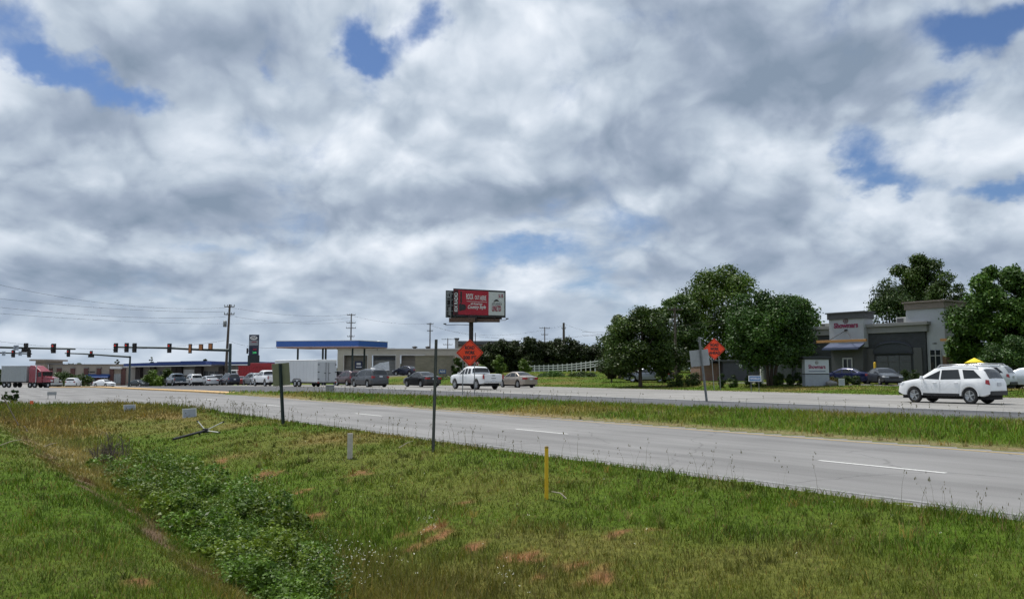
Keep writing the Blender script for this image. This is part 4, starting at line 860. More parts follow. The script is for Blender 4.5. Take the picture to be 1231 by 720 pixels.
# ---- semi truck
def semi():
    g = G(37, 153, True); yaw = R(-22); root = empty('semi_truck', g, yaw, 'red long nosed semi truck with a grey box trailer at the far left', 'semi truck')
    Mred = pm('semi_red', (.24, .012, .028), .3, var=.06, coat=.6); Mg = pm('semi_trailer_grey', (.34, .37, .37), .5, .1, var=.05, dirt=(.28, .29, .28, .5)); 
    # the trailer lies to the left, the tractor points right and towards the viewer
    q = MB(); q.bx(-6.3, 0.3, -1.25, 1.25, 1.15, 4.0); tr = q.build('trailer_box', Mg, root, .03)
    q = MB()
    for k in range(12): q.bx(-6.2 + k * .55, -6.17 + k * .55, -1.262, -1.25, 1.2, 3.95)
    q.bx(-6.32, .32, -1.27, -1.25, 3.88, 4.0); q.bx(-6.32, .32, -1.27, -1.25, 1.12, 1.24); q.build('trailer_ribs', pm('seam_grey', (.33, .33, .33)), tr)
    q = MB(); q.bx(-6.3, .3, -1.1, 1.1, .95, 1.15); q.bx(.2, 6.5, -.45, .45, .62, .9); q.build('chassis', M_black, root)
    def wheel(x, y): 
        t = MB(); sd = 1 if y > 0 else -1
        t.lathe((x, y - sd * .28, .52), (0, sd, 0), [(0, .1), (0, .48), (.03, .52), (.25, .52), (.28, .46), (.24, .26)], 20); w = t.build('wheel', M_tyre, root)
        t = MB(); t.lathe((x, y - sd * .28, .52), (0, sd, 0), [(.2, .001), (.26, .09), (.2, .26)], 14); t.build('rim', M_rim, w)
    for x in (-5.5, -4.3, 1.15, 2.35, 5.75):
        for y in (-1.22, 1.22): wheel(x, y)
    q = MB(); q.bx(.75, 2.6, -1.15, 1.15, .95, 3.55); q.build('sleeper', Mred, root, .12)
    q = MB(); q.bx(2.6, 4.1, -1.1, 1.1, .95, 3.05); cab = q.build('cab', Mred, root, .12)
    q = MB(); q.add([(.8, -1.12, 3.5), (.8, 1.12, 3.5), (3.6, 1.0, 3.02), (3.6, -1.0, 3.02), (.8, -1.0, 4.1), (.8, 1.0, 4.1), (1.9, .9, 4.0), (1.9, -.9, 4.0)], [(0, 3, 2, 1), (4, 5, 6, 7), (0, 4, 7, 3), (1, 2, 6, 5), (3, 7, 6, 2), (0, 1, 5, 4)]); q.build('wind_deflector', Mred, root, .08)
    q = MB(); q.add([(4.05, -.98, 1.0), (4.05, .98, 1.0), (6.35, .72, 1.0), (6.35, -.72, 1.0), (4.05, -.92, 2.15), (4.05, .92, 2.15), (6.25, .62, 1.85), (6.25, -.62, 1.85)], [(0, 3, 2, 1), (4, 5, 6, 7), (0, 4, 7, 3), (1, 2, 6, 5), (3, 7, 6, 2), (0, 1, 5, 4)]); q.build('bonnet', Mred, root, .08)
    q = MB(); q.bx(4.09, 4.125, -.98, .98, 2.2, 2.92); q.build('windshield', M_glass, root); 
    for sd in (1, -1): 
        q = MB(); q.bx(3.0, 3.85, sd * 1.105 - .01, sd * 1.105 + .01, 2.05, 2.85); q.build('side_window', M_glass, root)
        q = MB(); q.tube([(2.72, sd * 1.2, 1.0), (2.72, sd * 1.2, 4.2)], .08, 8); q.build('exhaust_stack', M_chrome, root)
        q = MB(); q.tube([(1.2, sd * .95, .8), (2.4, sd * .95, .8)], .32, 12); q.build('fuel_tank', M_chrome, root) if False else None
        q = MB(); q.bx(6.1, 6.42, *(sorted((sd * .66, sd * 1.02))), 1.15, 1.45); q.build('headlight', M_head, root, .03)
        q = MB(); q.box((5.75, sd * .98, 1.2), (1.35, .5, .22), taper=.75); q.build('fender', Mred, root, .06)
    q = MB(); q.bx(6.35, 6.42, -.5, .5, 1.0, 1.82); q.build('grille', M_chrome, root); q = MB(); q.bx(6.35, 6.62, -1.15, 1.15, .55, .92); q.build('bumper', M_chrome, root, .05)
semi()
# ---- red dump truck standing behind the queue
def dump():
    g = G(307, 142, True); root = empty('dump_truck', g, R(2), 'red ribbed dump truck standing behind the silver minivan', 'dump truck')
    Mred = pm('dump_red', (.34, .022, .03), .45, var=.12, dirt=(.2, .03, .03, .5))
    q = MB(); q.bx(-2.6, 2.9, -1.2, 1.2, 1.3, 3.25); q.bx(-.6, 2.9, -1.22, 1.22, 3.2, 3.75); b = q.build('dump_box', Mred, root, .03)
    q = MB()
    for k in range(11): q.bx(-2.5 + k * .53, -2.38 + k * .53, -1.30, -1.2, 1.35, 3.2)
    q.bx(-2.65, 2.95, -1.31, -1.2, 3.1, 3.27); q.build('ribs', Mred, b)
    q = MB(); q.bx(-4.0, -2.75, -1.1, 1.1, .9, 2.6); q.build('cab', pm('cab_white', (.72, .72, .70), .35, coat=.4), root, .12)
    q = MB(); q.bx(-3.75, -3.0, -1.12, -1.095, 1.75, 2.4); q.build('side_window', M_glass, root); q = MB(); q.bx(-4.02, -3.99, -.95, .95, 1.7, 2.4); q.build('windshield', M_glass, root)
    q = MB(); q.bx(-5.0, -3.98, -.85, .85, .9, 1.65); q.build('bonnet', pm('cab_white', (.72, .72, .70)), root, .1)
    q = MB(); q.bx(-4.6, 2.9, -.5, .5, .7, 1.2); q.build('chassis', M_black, root)
    for x in (-4.2, .9, 2.2):
        for sd in (1, -1): t = MB(); t.lathe((x, sd * .92, .52), (0, sd, 0), [(0, .1), (0, .48), (.03, .52), (.25, .52), (.28, .46), (.2, .2)], 18); t.build('wheel', M_tyre, root)
dump()

# ================================================================== writing
def text_mesh(body, size, mat, name, parent, loc, rot, width=None, bold=0.0, shear=0.0, depth=.004, align='CENTER', space=1.0):
    cu = bpy.data.curves.new('t', 'FONT'); cu.body = body; cu.size = size; cu.align_x = align; cu.align_y = 'CENTER'; cu.extrude = depth; cu.offset = bold; cu.shear = shear; cu.resolution_u = 3; cu.space_character = space
    ob = bpy.data.objects.new('t', cu); COL.objects.link(ob); bpy.context.view_layer.update()
    me = bpy.data.meshes.new_from_object(ob.evaluated_get(bpy.context.evaluated_depsgraph_get())); bpy.data.objects.remove(ob); bpy.data.curves.remove(cu)
    me.name = name
    if width:
        xs = [v.co.x for v in me.vertices]; w = max(xs) - min(xs)
        for v in me.vertices: v.co.x *= width / w
    me.materials.clear(); me.materials.append(mat); o = bpy.data.objects.new(name, me); COL.objects.link(o); o.parent = parent; o.location = loc; o.rotation_euler = rot
    return o
STAND = (R(90), 0, 0)                       # lettering standing up, read from -Y

# ================================================================== materials for buildings
def brick(name, col, mort, scale=1.0, bw=.5, bh=.25):
    m, t, n, l, b = new_mat(name)
    tcd = n.new('ShaderNodeTexCoord'); sp = n.new('ShaderNodeSeparateXYZ'); l.new(tcd.outputs['Object'], sp.inputs[0])
    ad = n.new('ShaderNodeMath'); ad.operation = 'ADD'; l.new(sp.outputs[0], ad.inputs[0]); l.new(sp.outputs[1], ad.inputs[1])
    cbx = n.new('ShaderNodeCombineXYZ'); l.new(ad.outputs[0], cbx.inputs[0]); l.new(sp.outputs[2], cbx.inputs[1])
    br = n.new('ShaderNodeTexBrick'); l.new(cbx.outputs[0], br.inputs['Vector']); br.inputs['Scale'].default_value = scale
    br.inputs['Color1'].default_value = tuple(col) + (1,); br.inputs['Color2'].default_value = tuple(c * .8 for c in col) + (1,); br.inputs['Mortar'].default_value = tuple(mort) + (1,)
    br.inputs['Mortar Size'].default_value = .012; br.inputs['Brick Width'].default_value = bw; br.inputs['Row Height'].default_value = bh
    nz = n.new('ShaderNodeTexNoise'); l.new(tcd.outputs['Object'], nz.inputs['Vector']); nz.inputs['Scale'].default_value = .6; nz.inputs['Detail'].default_value = 7
    mr = n.new('ShaderNodeMapRange'); l.new(nz.outputs['Fac'], mr.inputs[0]); mr.inputs[3].default_value = .7; mr.inputs[4].default_value = 1.25
    vm = n.new('ShaderNodeVectorMath'); vm.operation = 'SCALE'; l.new(br.outputs['Color'], vm.inputs[0]); l.new(mr.outputs[0], vm.inputs['Scale']); l.new(vm.outputs[0], b.inputs['Base Color']); b.inputs['Roughness'].default_value = .9
    return m
M_dgrey = brick('dark_grey_painted_block', (.05, .054, .06), (.038, .041, .046), 1, .4, .2)
M_white_w = pm('off_white_stucco', (.39, .405, .43), .9, var=.06, scale=2, dirt=(.32, .32, .33, .4))
M_cornice = pm('grey_stone_cornice', (.22, .22, .215), .85, var=.08, scale=2, dirt=(.25, .24, .22, .5))
M_cornd = pm('dark_grey_cornice', (.085, .085, .09), .8, var=.1); M_cornb = pm('brown_cornice', (.20, .165, .14), .8, var=.12)
M_wood = pm('warm_timber_beam', (.42, .21, .07), .6, var=.25, scale=8)
M_awn = pm('dark_awning_fabric', (.045, .05, .06), .8, var=.1); M_awn2 = pm('blue_grey_metal_awning', (.055, .075, .14), .5, .2)
M_wglass = pm('dark_window_glass', (.02, .024, .03), .08, var=.05, spec=.6)
M_frame = pm('pale_window_frame', (.42, .42, .42), .5, .2)
M_stone = brick('brown_ledge_stone', (.20, .115, .065), (.08, .06, .05), 1.0, .35, .13)
M_red = pm('dark_red_lettering', (.22, .008, .06), .5); M_hvac = pm('galvanised_roof_unit', (.50, .50, .48), .5, .2, var=.1); M_ink = pm('dark_ink', (.02, .02, .022), .6)
M_tan = brick('tan_block_wall', (.30, .265, .215), (.24, .21, .17), 1, .4, .2); M_beige = pm('beige_stucco_wall', (.46, .42, .36), .9, var=.08, scale=1, dirt=(.36, .32, .26, .5))
M_blue = pm('blue_fascia', (.022, .10, .38), .4, var=.08, coat=.3); M_bluestripe = pm('blue_roof_metal', (.02, .05, .20), .5, var=.1)
M_bcol = brick('dark_red_brick', (.13, .045, .04), (.11, .08, .07), 1, .22, .075)
M_steel = pm('dark_green_grey_steel', (.035, .05, .05), .5, .5); M_pole = pm('weathered_wood_pole', (.10, .08, .065), .95, var=.3, scale=4); M_galv = pm('galvanised_steel', (.24, .25, .25), .5, .6, var=.15); M_wire = pm('black_cable', (.02, .02, .022), .7)

# ------------------------------------------------------------------ restaurant. Local x runs to the right along the front, y into the building.
RS = -ROADANG
def restaurant():
    s0, P = 42.7, 78.4
    x, y = XY(s0, P); z0 = -0.0 + ZC - 1.0
    root = empty('restaurant', (x, y, z0), ROADANG - math.pi, 'dark grey single storey restaurant with two white sign towers', 'restaurant')
    # x = 0 is the right end of the dark wall; the wall runs to negative x (further up the road)
    def zz(py_, Y): return Hz(py_, Y) - z0
    H1 = zz(386.5, 80); Hs = 5.6
    q = MB(); q.bx(-22, 0, 0, 9, -.6, H1 - .75); q.build('wall', M_dgrey, root)
    q = MB(); q.bx(-22.1, .25, -.18, 9, H1 - .95, H1 - .30); q.bx(-22.25, .45, -.42, 9, H1 - .32, H1); q.build('cornice', M_cornice, root, .02)
    # piers
    for xx in (-19.2, -14.2, -5.75, -.8): q = MB(); q.bx(xx - .42, xx + .42, -.10, .05, -.4, 3.35); q.build('pier', pm('mid_grey_pier', (.10, .10, .10), .9), root)
    # arched awnings over the shop windows
    for xc in (-17.0, -3.3):
        w_ = 4.2; pts = []; n = 14; pts_ = [(xc - w_ / 2 * math.cos(math.pi * k / n), 2.93 + .95 * max(0, math.sin(math.pi * k / n)) ** .8) for k in range(n + 1)]
        q = MB(); q.add([(a, -.15, b) for a, b in pts_], [tuple(range(n + 1))]); q.build('arch_infill', M_awn, root)
        mbq = MB(); vs = []; fs = []
        for k in range(n + 1):
            a = math.pi * k / n; px_ = -math.cos(a) * w_ / 2; pz = math.sin(a) ** .8 * 1.15
            vs += [(xc + px_, -.02, 2.95 + pz), (xc + px_, -.16 - .1 * math.sin(a), 2.93 + pz * .8)]
        for k in range(n): a = 2 * k; fs.append((a, a + 1, a + 3, a + 2))
        mbq.add(vs, fs, True); o = mbq.build('arched_awning', M_awn, root); sol = o.modifiers.new('thickness', 'SOLIDIFY'); sol.thickness = .05
        q = MB(); q.bx(xc - w_ / 2, xc + w_ / 2, -.22, -.03, 2.80, 2.9); q.build('awning_valance', M_awn, root)
        q = MB(); q.bx(xc - 1.8, xc + 1.8, -.06, .02, .35, 2.6); wdw = q.build('shop_window', pm('tinted_shop_glass', (.075, .08, .082), .25, var=.08, spec=.5), root)
        q = MB()
        for k in range(4): xx = xc - 1.8 + k * 1.2; q.bx(xx - .035, xx + .035, -.10, -.05, .35, 2.6)
        q.bx(xc - 1.8, xc + 1.8, -.10, -.05, 2.0, 2.07); q.bx(xc - 1.85, xc + 1.85, -.12, -.05, .25, .37); q.build('frame', M_cornd, wdw)
    # left sign tower with the entrance
    xl, xr = -9.9, -5.95; yt = -.75; Yt = 84.5
    tt = zz(373, Yt - 1)
    q = MB(); q.bx(xl, xr, yt, .9, zz(417, Yt), tt - .7); q.build('sign_tower', M_white_w, root)
    q = MB(); q.bx(xl - .12, xr + .12, yt - .15, 1.0, tt - .72, tt - .1); q.bx(xl - .25, xr + .25, yt - .30, 1.1, tt - .12, tt); q.build('tower_cornice', M_cornd, root)
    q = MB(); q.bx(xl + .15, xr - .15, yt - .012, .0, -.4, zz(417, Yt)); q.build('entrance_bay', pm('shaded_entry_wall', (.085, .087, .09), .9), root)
    q = MB(); q.bx(-8.35, -7.35, yt - .06, yt - .01, 0, 2.35); d_ = q.build('door', M_wglass, root); q = MB(); q.bx(-8.42, -8.3, yt - .09, yt - .05, 0, 2.42); q.bx(-7.4, -7.28, yt - .09, yt - .05, 0, 2.42); q.bx(-8.42, -7.28, yt - .09, yt - .05, 2.33, 2.45); q.bx(-7.9, -7.8, yt - .09, yt - .05, 0, 2.35); q.build('frame', M_frame, d_)
    zb_ = zz(410, Yt)
    q = MB(); q.bx(xl - .75, xr + 1.0, yt - 1.25, yt - 1.05, zb_ - .10, zb_ + .16); q.build('timber_beam', M_wood, root, .015)
    q = MB(); q.add([(xl - .1, yt, zb_ - .18), (xr + .1, yt, zb_ - .18), (xr + .1, yt - 1.25, zb_ - .72), (xl - .1, yt - 1.25, zb_ - .72), (xl - .1, yt, zb_ - .30), (xr + .1, yt, zb_ - .30), (xr + .1, yt - 1.25, zb_ - .86), (xl - .1, yt - 1.25, zb_ - .86)], [(0, 1, 2, 3), (7, 6, 5, 4), (0, 3, 7, 4), (1, 5, 6, 2), (3, 2, 6, 7), (0, 4, 5, 1)]); q.build('entrance_awning', M_awn2, root)
    xm = (xl + xr) / 2; za = zz(396, Yt)
    for sd in (-1, 1): q = MB(); q.tube([(xm, yt - .03, za), (xm + sd * 1.35, yt - 1.1, zb_ + .1)], .035, 6); q.build('stay_rod', M_black, root)
    q = MB(); q.box((xm, yt - .05, za), (.3, .1, .18)); q.build('rod_bracket', M_black, root)
    text_mesh('Showmars', .72, M_red, 'lettering', root, (xm, yt - .03, zz(390.3, Yt)), STAND, width=2.75, bold=.022, depth=.02)
    # small round wreath emblem over the name
    q = MB(); ec = Vector((xm, yt - .03, zz(384.8, Yt)))
    for k in range(14):
        a = 2 * math.pi * k / 14; q.box(ec + Vector((math.cos(a) * .26, -.01, math.sin(a) * .20)), (.10, .03, .055), M=Matrix.Rotation(-a - .6, 3, 'Y'))
    q.box(ec, (.26, .03, .05)); q.box(ec + Vector((0, 0, .07)), (.2, .03, .04)); q.box(ec - Vector((0, 0, .07)), (.2, .03, .04)); q.build('emblem', pm('wine_emblem', (.12, .03, .04)), root)
    # right tower, a little behind the front
    t2 = zz(362, 80.5); x2, x3 = -2.0, 1.75; y2 = .25
    q = MB(); q.bx(x2, x3, y2, 4.6, -.5, t2 - .75); q.build('corner_tower', M_white_w, root)
    q = MB(); q.bx(x2 - .1, x3 + .1, y2 - .12, 4.7, t2 - .78, t2 - .14); q.bx(x2 - .25, x3 + .25, y2 - .28, 4.8, t2 - .16, t2); q.build('corner_cornice', M_cornb, root)
    q = MB(); q.bx(x3 + .0, x3 + 1.3, y2 - .9, y2 - .75, zz(411, 80), zz(408, 80)); q.bx(x3 + 1.1, x3 + 1.3, y2 - .9, y2 + 3, zz(411, 80), zz(408, 80)); q.build('corner_beam', M_wood, root)
    for (xa, xb) in ((.28, 1.32),): 
        q = MB(); q.bx(xa, xb + .0, y2 - .05, y2 + .01, .55, zz(421, 80)); wdw = q.build('tall_window', M_wglass, root)
        q = MB()
        for xx in (xa, (xa + xb) / 2, xb): q.bx(xx - .035, xx + .035, y2 - .09, y2 - .045, .5, zz(420.5, 80))
        q.bx(xa, xb, y2 - .09, y2 - .045, zz(428, 80), zz(427.2, 80)); q.bx(xa - .04, xb + .04, y2 - .12, y2 - .045, .44, .55); q.build('frame', M_frame, wdw)
    q = MB(); q.bx(x3 - .28, x3 + .10, y2 - .10, y2 + 1.2, -.5, zz(428, 80)); q.build('stone_pier', M_stone, root)
    text_mesh('2480', .22, M_ink, 'house_number', root, (.75, y2 - .02, zz(413, 80)), STAND)
    # roof plant
    for (xx, yy, w_, h_) in ((-3.9, 3.2, 1.7, .75), (-11.8, 3.6, 2.0, .95), (-13.6, 4, 1.3, .6)):
        q = MB(); q.bx(xx - w_ / 2, xx + w_ / 2, yy, yy + 1.4, H1 - .4, H1 + h_); u_ = q.build('roof_unit', M_hvac, root, .03)
        q = MB(); q.bx(xx - w_ / 2 + .1, xx - .05, yy - .02, yy, H1 + .1, H1 + h_ - .1); q.build('vent', M_cornd, u_)
    q = MB(); q.bx(-8.2, -8.05, -.42, -.30, H1 - .2, H1 + .05); q.build('lamp', M_black, root) if False else None
restaurant()
# ---- monument sign
def monument():
    g = G(981, 67.5); root = empty('monument_sign', g, R(4), 'white monument sign with dark cap and red restaurant name on the verge', 'monument sign')
    Z = lambda r: Hz(r, 67.5) - g.z; Mw = pm('pale_sign_face', (.44, .47, .51), .6, var=.05)
    q = MB(); q.bx(-1.0, 1.0, -.28, .28, Z(449), Z(431.5)); q.build('sign_face', Mw, root, .01)
    q = MB(); q.bx(-1.12, 1.12, -.36, .36, Z(432), Z(430)); q.bx(-1.24, 1.24, -.44, .44, Z(430), Z(428.6)); q.build('cap', M_awn, root)
    q = MB(); q.bx(-1.0, 1.0, -.29, .29, -.3, Z(449.8)); q.build('base', pm('grey_sign_base', (.30, .33, .37), .8, var=.08), root)
    q = MB(); q.bx(-1.02, 1.02, -.31, .31, Z(449.9), Z(449)); q.build('band', M_ink, root)
    text_mesh('Showmars', .42, M_red, 'lettering', root, (0, -.29, Z(441)), STAND, width=1.42, bold=.012)
    text_mesh('OPEN FOR DINNER', .13, M_awn2, 'small_lettering', root, (0, -.29, Z(445.8)), STAND, width=1.35) if False else None
    q = MB(); q.bx(-.7, .7, -.287, -.279, Z(446.6), Z(445.8)); q.build('underline', M_awn2, root); q = MB(); q.lathe((0, -.278, Z(435.6)), (0, -1, 0), [(0, .001), (.012, .001), (.012, .15), (0, .15)], 16); q.build('emblem', pm('faint_emblem', (.28, .28, .28)), root)
monument()
# ---- outbuilding and low wall behind the wide tree
def simple_root(name, px, Y, label, cat, rz=0.0, group=None, base=None):
    g = G(px, Y)
    if base is not None: g.z = Hz(base, Y)
    return empty(name, g, rz, label, cat, group), g, (lambda r: Hz(r, Y) - g.z), Y / 1000.0
r_, g, Z, k = simple_root('outbuilding', 893, 88, 'dark grey weatherboard outbuilding behind the wide tree trunk', 'outbuilding', R(6))
q = MB(); q.bx(-2.1, 1.1, 0, 4, -.5, Z(434)); q.build('wall', pm('charcoal_weatherboard', (.07, .07, .085), .8, var=.15, scale=3), r_)
q = MB(); q.bx(-4.6, 1.3, -.2, 4.2, Z(434.2), Z(432.6)); q.build('roof', M_cornd, r_)
q = MB(); q.bx(-.35, -.12, -.06, -.001, Z(442), Z(438)); q.build('wall_lamp', pm('white_box', (.7, .7, .7)), r_)
q = MB(); q.bx(-4.4, -2.2, .6, 3.8, -.5, Z(436.5)); q.build('brick_wing', brick('outbuilding_brick', (.22, .10, .06), (.2, .17, .15), 1, .22, .075), r_)
r_, g, Z, k = simple_root('white_post', 916, 75, 'tall white post standing left of the wide tree trunk', 'post'); q = MB(); q.bx(-.11, .11, -.11, .11, -.2, Z(437)); q.build('post', M_wpaint, r_); q = MB(); q.box((0, 0, Z(436.6)), (.28, .28, .06)); q.build('cap', M_wpaint, r_)
M_yel = pm('safety_yellow_paint', (.72, .44, .015), .5, var=.1, dirt=(.5, .33, .06, .5))
for px, Y, top, lb in ((923.5, 75, 443, 'yellow bollard right beside the wide tree trunk'), (1052.5, 79, 435, 'yellow bollard at the restaurant wall behind the charcoal sedan')):
    g = G(px, Y); h = Hz(top, Y) - g.z; q = MB(); q.lathe((0, 0, -.1), (0, 0, 1), [(0, .11), (h, .11), (h + .06, .09), (h + .1, .001)], 14); o = q.build('bollard', M_yel); o.location = g; tag(o, lb, 'bollard', 'yellow bollards in the restaurant lot')
# umbrella
r_, g, Z, k = simple_root('patio_umbrella', 1173, 61, 'yellow patio umbrella beyond the white SUV', 'umbrella')
q = MB(); q.lathe((0, 0, Z(436)), (0, 0, 1), [(-.02, .68), (0, .69), (.13, .45), (.30, .13), (.36, .02)], 8); q.build('canopy', pm('yellow_canvas', (.80, .62, .03), .8), r_); q = MB(); q.tube([(0, 0, -.1), (0, 0, Z(434))], .03, 8); q.build('pole', M_galv, r_)
# boulder
g = G(999, 67); bm = bmesh.new(); bmesh.ops.create_icosphere(bm, subdivisions=3, radius=.42)
for v in bm.verts: v.co *= 1 + .16 * math.sin(v.co.x * 9 + 1) * math.sin(v.co.y * 7) + .1 * math.sin(v.co.z * 13); v.co.z = v.co.z * .8 + .15
me = bpy.data.meshes.new('boulder'); bm.to_mesh(me); bm.free(); me.materials.append(pm('grey_rock', (.22, .21, .2), .95, var=.3, bump=.02)); o = bpy.data.objects.new('boulder', me); COL.objects.link(o); o.location = g; tag(o, 'grey boulder at the foot of the monument sign', 'boulder')

# ------------------------------------------------------------------ gas station canopy and garage
def canopy():
    # seen corner at px 431; long face runs left and away, short face to the right
    Yc = 108; zt, zb = Hz(409.5, Yc), Hz(418, Yc); c = Vector((ux(431, Yc, zt), Yc, 0)); zg_ = zg(c.x, c.y + 8)
    a = R(12); left = Vector((-math.cos(a), math.sin(a) * .9, 0)).normalized(); 
    Yl = None
    # far left end seen at px 332, right end at px 466
    def hit(px, d):
        u = (px - 615.5) / 1000 / (CT - .05 * -ST); t = (u * c.y - c.x) / (d.x - u * d.y); return t
    L1 = hit(332, left); right = Vector((math.cos(R(62)), math.sin(R(62)), 0)); L2 = hit(466, right)
    root = empty('fuel_canopy', (c.x, c.y, zg_), 0, 'flat blue fascia fuel station canopy on slim columns', 'fuel canopy')
    A = Vector((0, 0, 0)); B = left * L1; D_ = right * L2; C_ = B + D_
    poly = [(A.x, A.y), (D_.x, D_.y), (C_.x, C_.y), (B.x, B.y)]
    q = MB(); q.prism(poly, zb - zg_ + .12, zt - zg_); q.build('fascia', M_blue, root)
    cen = (A + C_) / 2; inn = [((p_[0] - cen.x) * .985 + cen.x, (p_[1] - cen.y) * .985 + cen.y) for p_ in poly]
    out = [((p_[0] - cen.x) * 1.006 + cen.x, (p_[1] - cen.y) * 1.006 + cen.y) for p_ in poly]
    q = MB(); q.prism(inn, zb - zg_, zb - zg_ + .115); q.build('soffit', pm('rusty_pink_soffit', (.32, .20, .17), .8, var=.45, scale=1.2), root)
    q = MB(); q.prism(out, zt - zg_ + .003, zt - zg_ + .08); q.build('top_trim', pm('white_trim', (.7, .7, .7)), root)
    q = MB(); q.prism(out, zb - zg_ + .12, zb - zg_ + .20); q.build('lower_trim', pm('pale_pink_trim', (.55, .42, .42)), root)
    for px, yy in ((358.5, .62), (388.5, .35), (392, .7), (371, .45)):
        for f in (yy,):
            base = A + right * (L2 * f); t = ((px - 615.5) / 1000 * (c.y + base.y) - (c.x + base.x)) / (left.x - (px - 615.5) / 1000 * left.y); pt = base + left * t
            if px == 371: continue
            q = MB(); q.box((pt.x, pt.y, (zb - zg_) / 2 - .2), (.22, .22, zb - zg_ + .4)); q.build('column', M_steel, root)
    for f in (.3, .7):
        pt = left * L1 * .18 + right * L2 * f; q = MB(); q.box((pt.x, pt.y, (zb - zg_) / 2 - .2), (.22, .22, zb - zg_ + .4)); q.build('column', M_steel, root)
    # pumps are hidden by the trailer
canopy()
def garage():
    Y = 148; r_, g, Z, k = simple_root('garage_building', 486, Y, 'long beige garage building with three wide bays', 'garage', 0, base=451)
    X = lambda px: ux(px, Y, g.z + 2) - g.x
    q = MB(); xa, xb = X(405.5), X(562); T_ = Z(420.3)
    bays = [(413.5, 441.5, 428.5), (447, 475.5, 428), (481, 510, 427.5)]
    # wall built round the openings
    xs = [xa] + [v for a, b, t in bays for v in (X(a), X(b))] + [xb]
    for i in range(0, len(xs), 2): q.bx(xs[i], xs[i + 1], 0, .5, -.6, Z(427))
    q.bx(xa, xb, 0, .5, Z(427) + .0, T_); q.bx(xa, xa + .4, .5, 12, -.6, T_); q.bx(xb - .4, xb, .5, 12, -.6, T_); q.bx(xa, xb, .5, 12, T_ - .5, T_ - .1); q.build('wall', M_beige, r_)
    q = MB(); q.bx(xa - .15, xb + .15, -.15, .5, T_ + .003, T_ + .22); q.build('parapet', pm('pale_parapet', (.55, .53, .50), .8), r_)
    for i, (a, b, t) in enumerate(bays):
        q = MB(); q.bx(X(a), X(b), 1.2, 1.3, -.5, Z(427)); d_ = q.build('bay_door', pm('bay_door_tan', (.22, .20, .17), .7, var=.1) if i != 1 else pm('bay_door_grey', (.25, .25, .24), .7, var=.1), r_)
        q = MB()
        for z_ in np.arange(.2, Z(427), .62): q.bx(X(a), X(b), 1.185, 1.2, z_, z_ + .03)
        q.build('door_ribs', M_cornd, d_)
        q = MB(); q.bx(X(a) + .2, X(b) - .2, 1.15, 1.19, Z(432.5), Z(428.8)); q.build('transom', M_wglass, d_) if i == 1 else None
        q = MB(); q.bx(X(a) - .12, X(a), -.06, .02, -.5, Z(427)); q.bx(X(b), X(b) + .12, -.06, .02, -.5, Z(427)); q.bx(X(a) - .12, X(b) + .12, -.06, .02, Z(427), Z(426)); q.build('door_frame', pm('pale_parapet', (.55, .53, .50)), r_)
    for px, w_ in ((496, 1.0), (512, .9)): 
        q = MB(); q.lathe((X(px), 3, T_), (0, 0, 1), [(0, .3), (.4, .3), (.42, w_ * .55), (.62, w_ * .45), (.75, .02)], 14); q.build('roof_vent', M_black, r_)
    # notice with a blue emblem on the left bay
    q = MB(); q.bx(X(425.5), X(434.5), .9, .96, Z(443), Z(434)); nb = q.build('wall_banner', pm('navy_banner', (.02, .03, .08), .6), r_)
    q = MB(); q.bx(X(427.5), X(432.5), .88, .9, Z(438.5), Z(436)); q.bx(X(427), X(433.5), .88, .9, Z(441.6), Z(440.4)); q.build('banner_print', pm('white_box', (.7, .7, .7)), nb)
garage()
r_, g, Z, k = simple_root('satellite_dish', 453, 146, 'grey satellite dish on the garage roof', 'satellite dish', R(20), base=421)
q = MB(); q.lathe((0, 0, Z(414)), (-.4, -.5, .75), [(0, .02), (.08, .45), (.22, .72), (.24, .72), (.10, .44), (.03, .02)], 18); q.build('dish', M_galv, r_); q = MB(); q.tube([(0, 0, 0), (0, 0, Z(414))], .06, 6); q.build('mount', M_black, r_)
# silver camper shell / covered van at the middle bay
r_, g, Z, k = simple_root('covered_boat', 455, 139, 'grey white tarp covered boat on a trailer in front of the middle bay', 'boat', R(8), base=449)
q = MB(); q.add([(-1.7, -.9, .5), (1.8, -.8, .5), (1.8, .8, .5), (-1.7, .9, .5), (-1.2, -.3, 1.0), (1.7, -.25, 2.0), (1.7, .25, 2.0), (-1.2, .3, 1.0), (.1, -.3, 1.75), (.1, .3, 1.75)], [(0, 3, 2, 1), (0, 1, 5, 8, 4), (3, 7, 9, 6, 2), (1, 2, 6, 5), (0, 4, 7, 3), (4, 8, 9, 7), (8, 5, 6, 9)]); q.build('tarp', pm('silver_tarp', (.50, .51, .54), .5, var=.25, scale=3), r_)
q = MB(); q.bx(-1.6, 1.7, -.7, .7, .3, .5); q.build('trailer_frame', M_black, r_)
for sd in (-1, 1): q = MB(); q.lathe((.6, sd * .85, .3), (0, 1, 0), [(-.09, .1), (-.09, .3), (.09, .3), (.09, .1)], 16); q.build('wheel', M_tyre, r_)
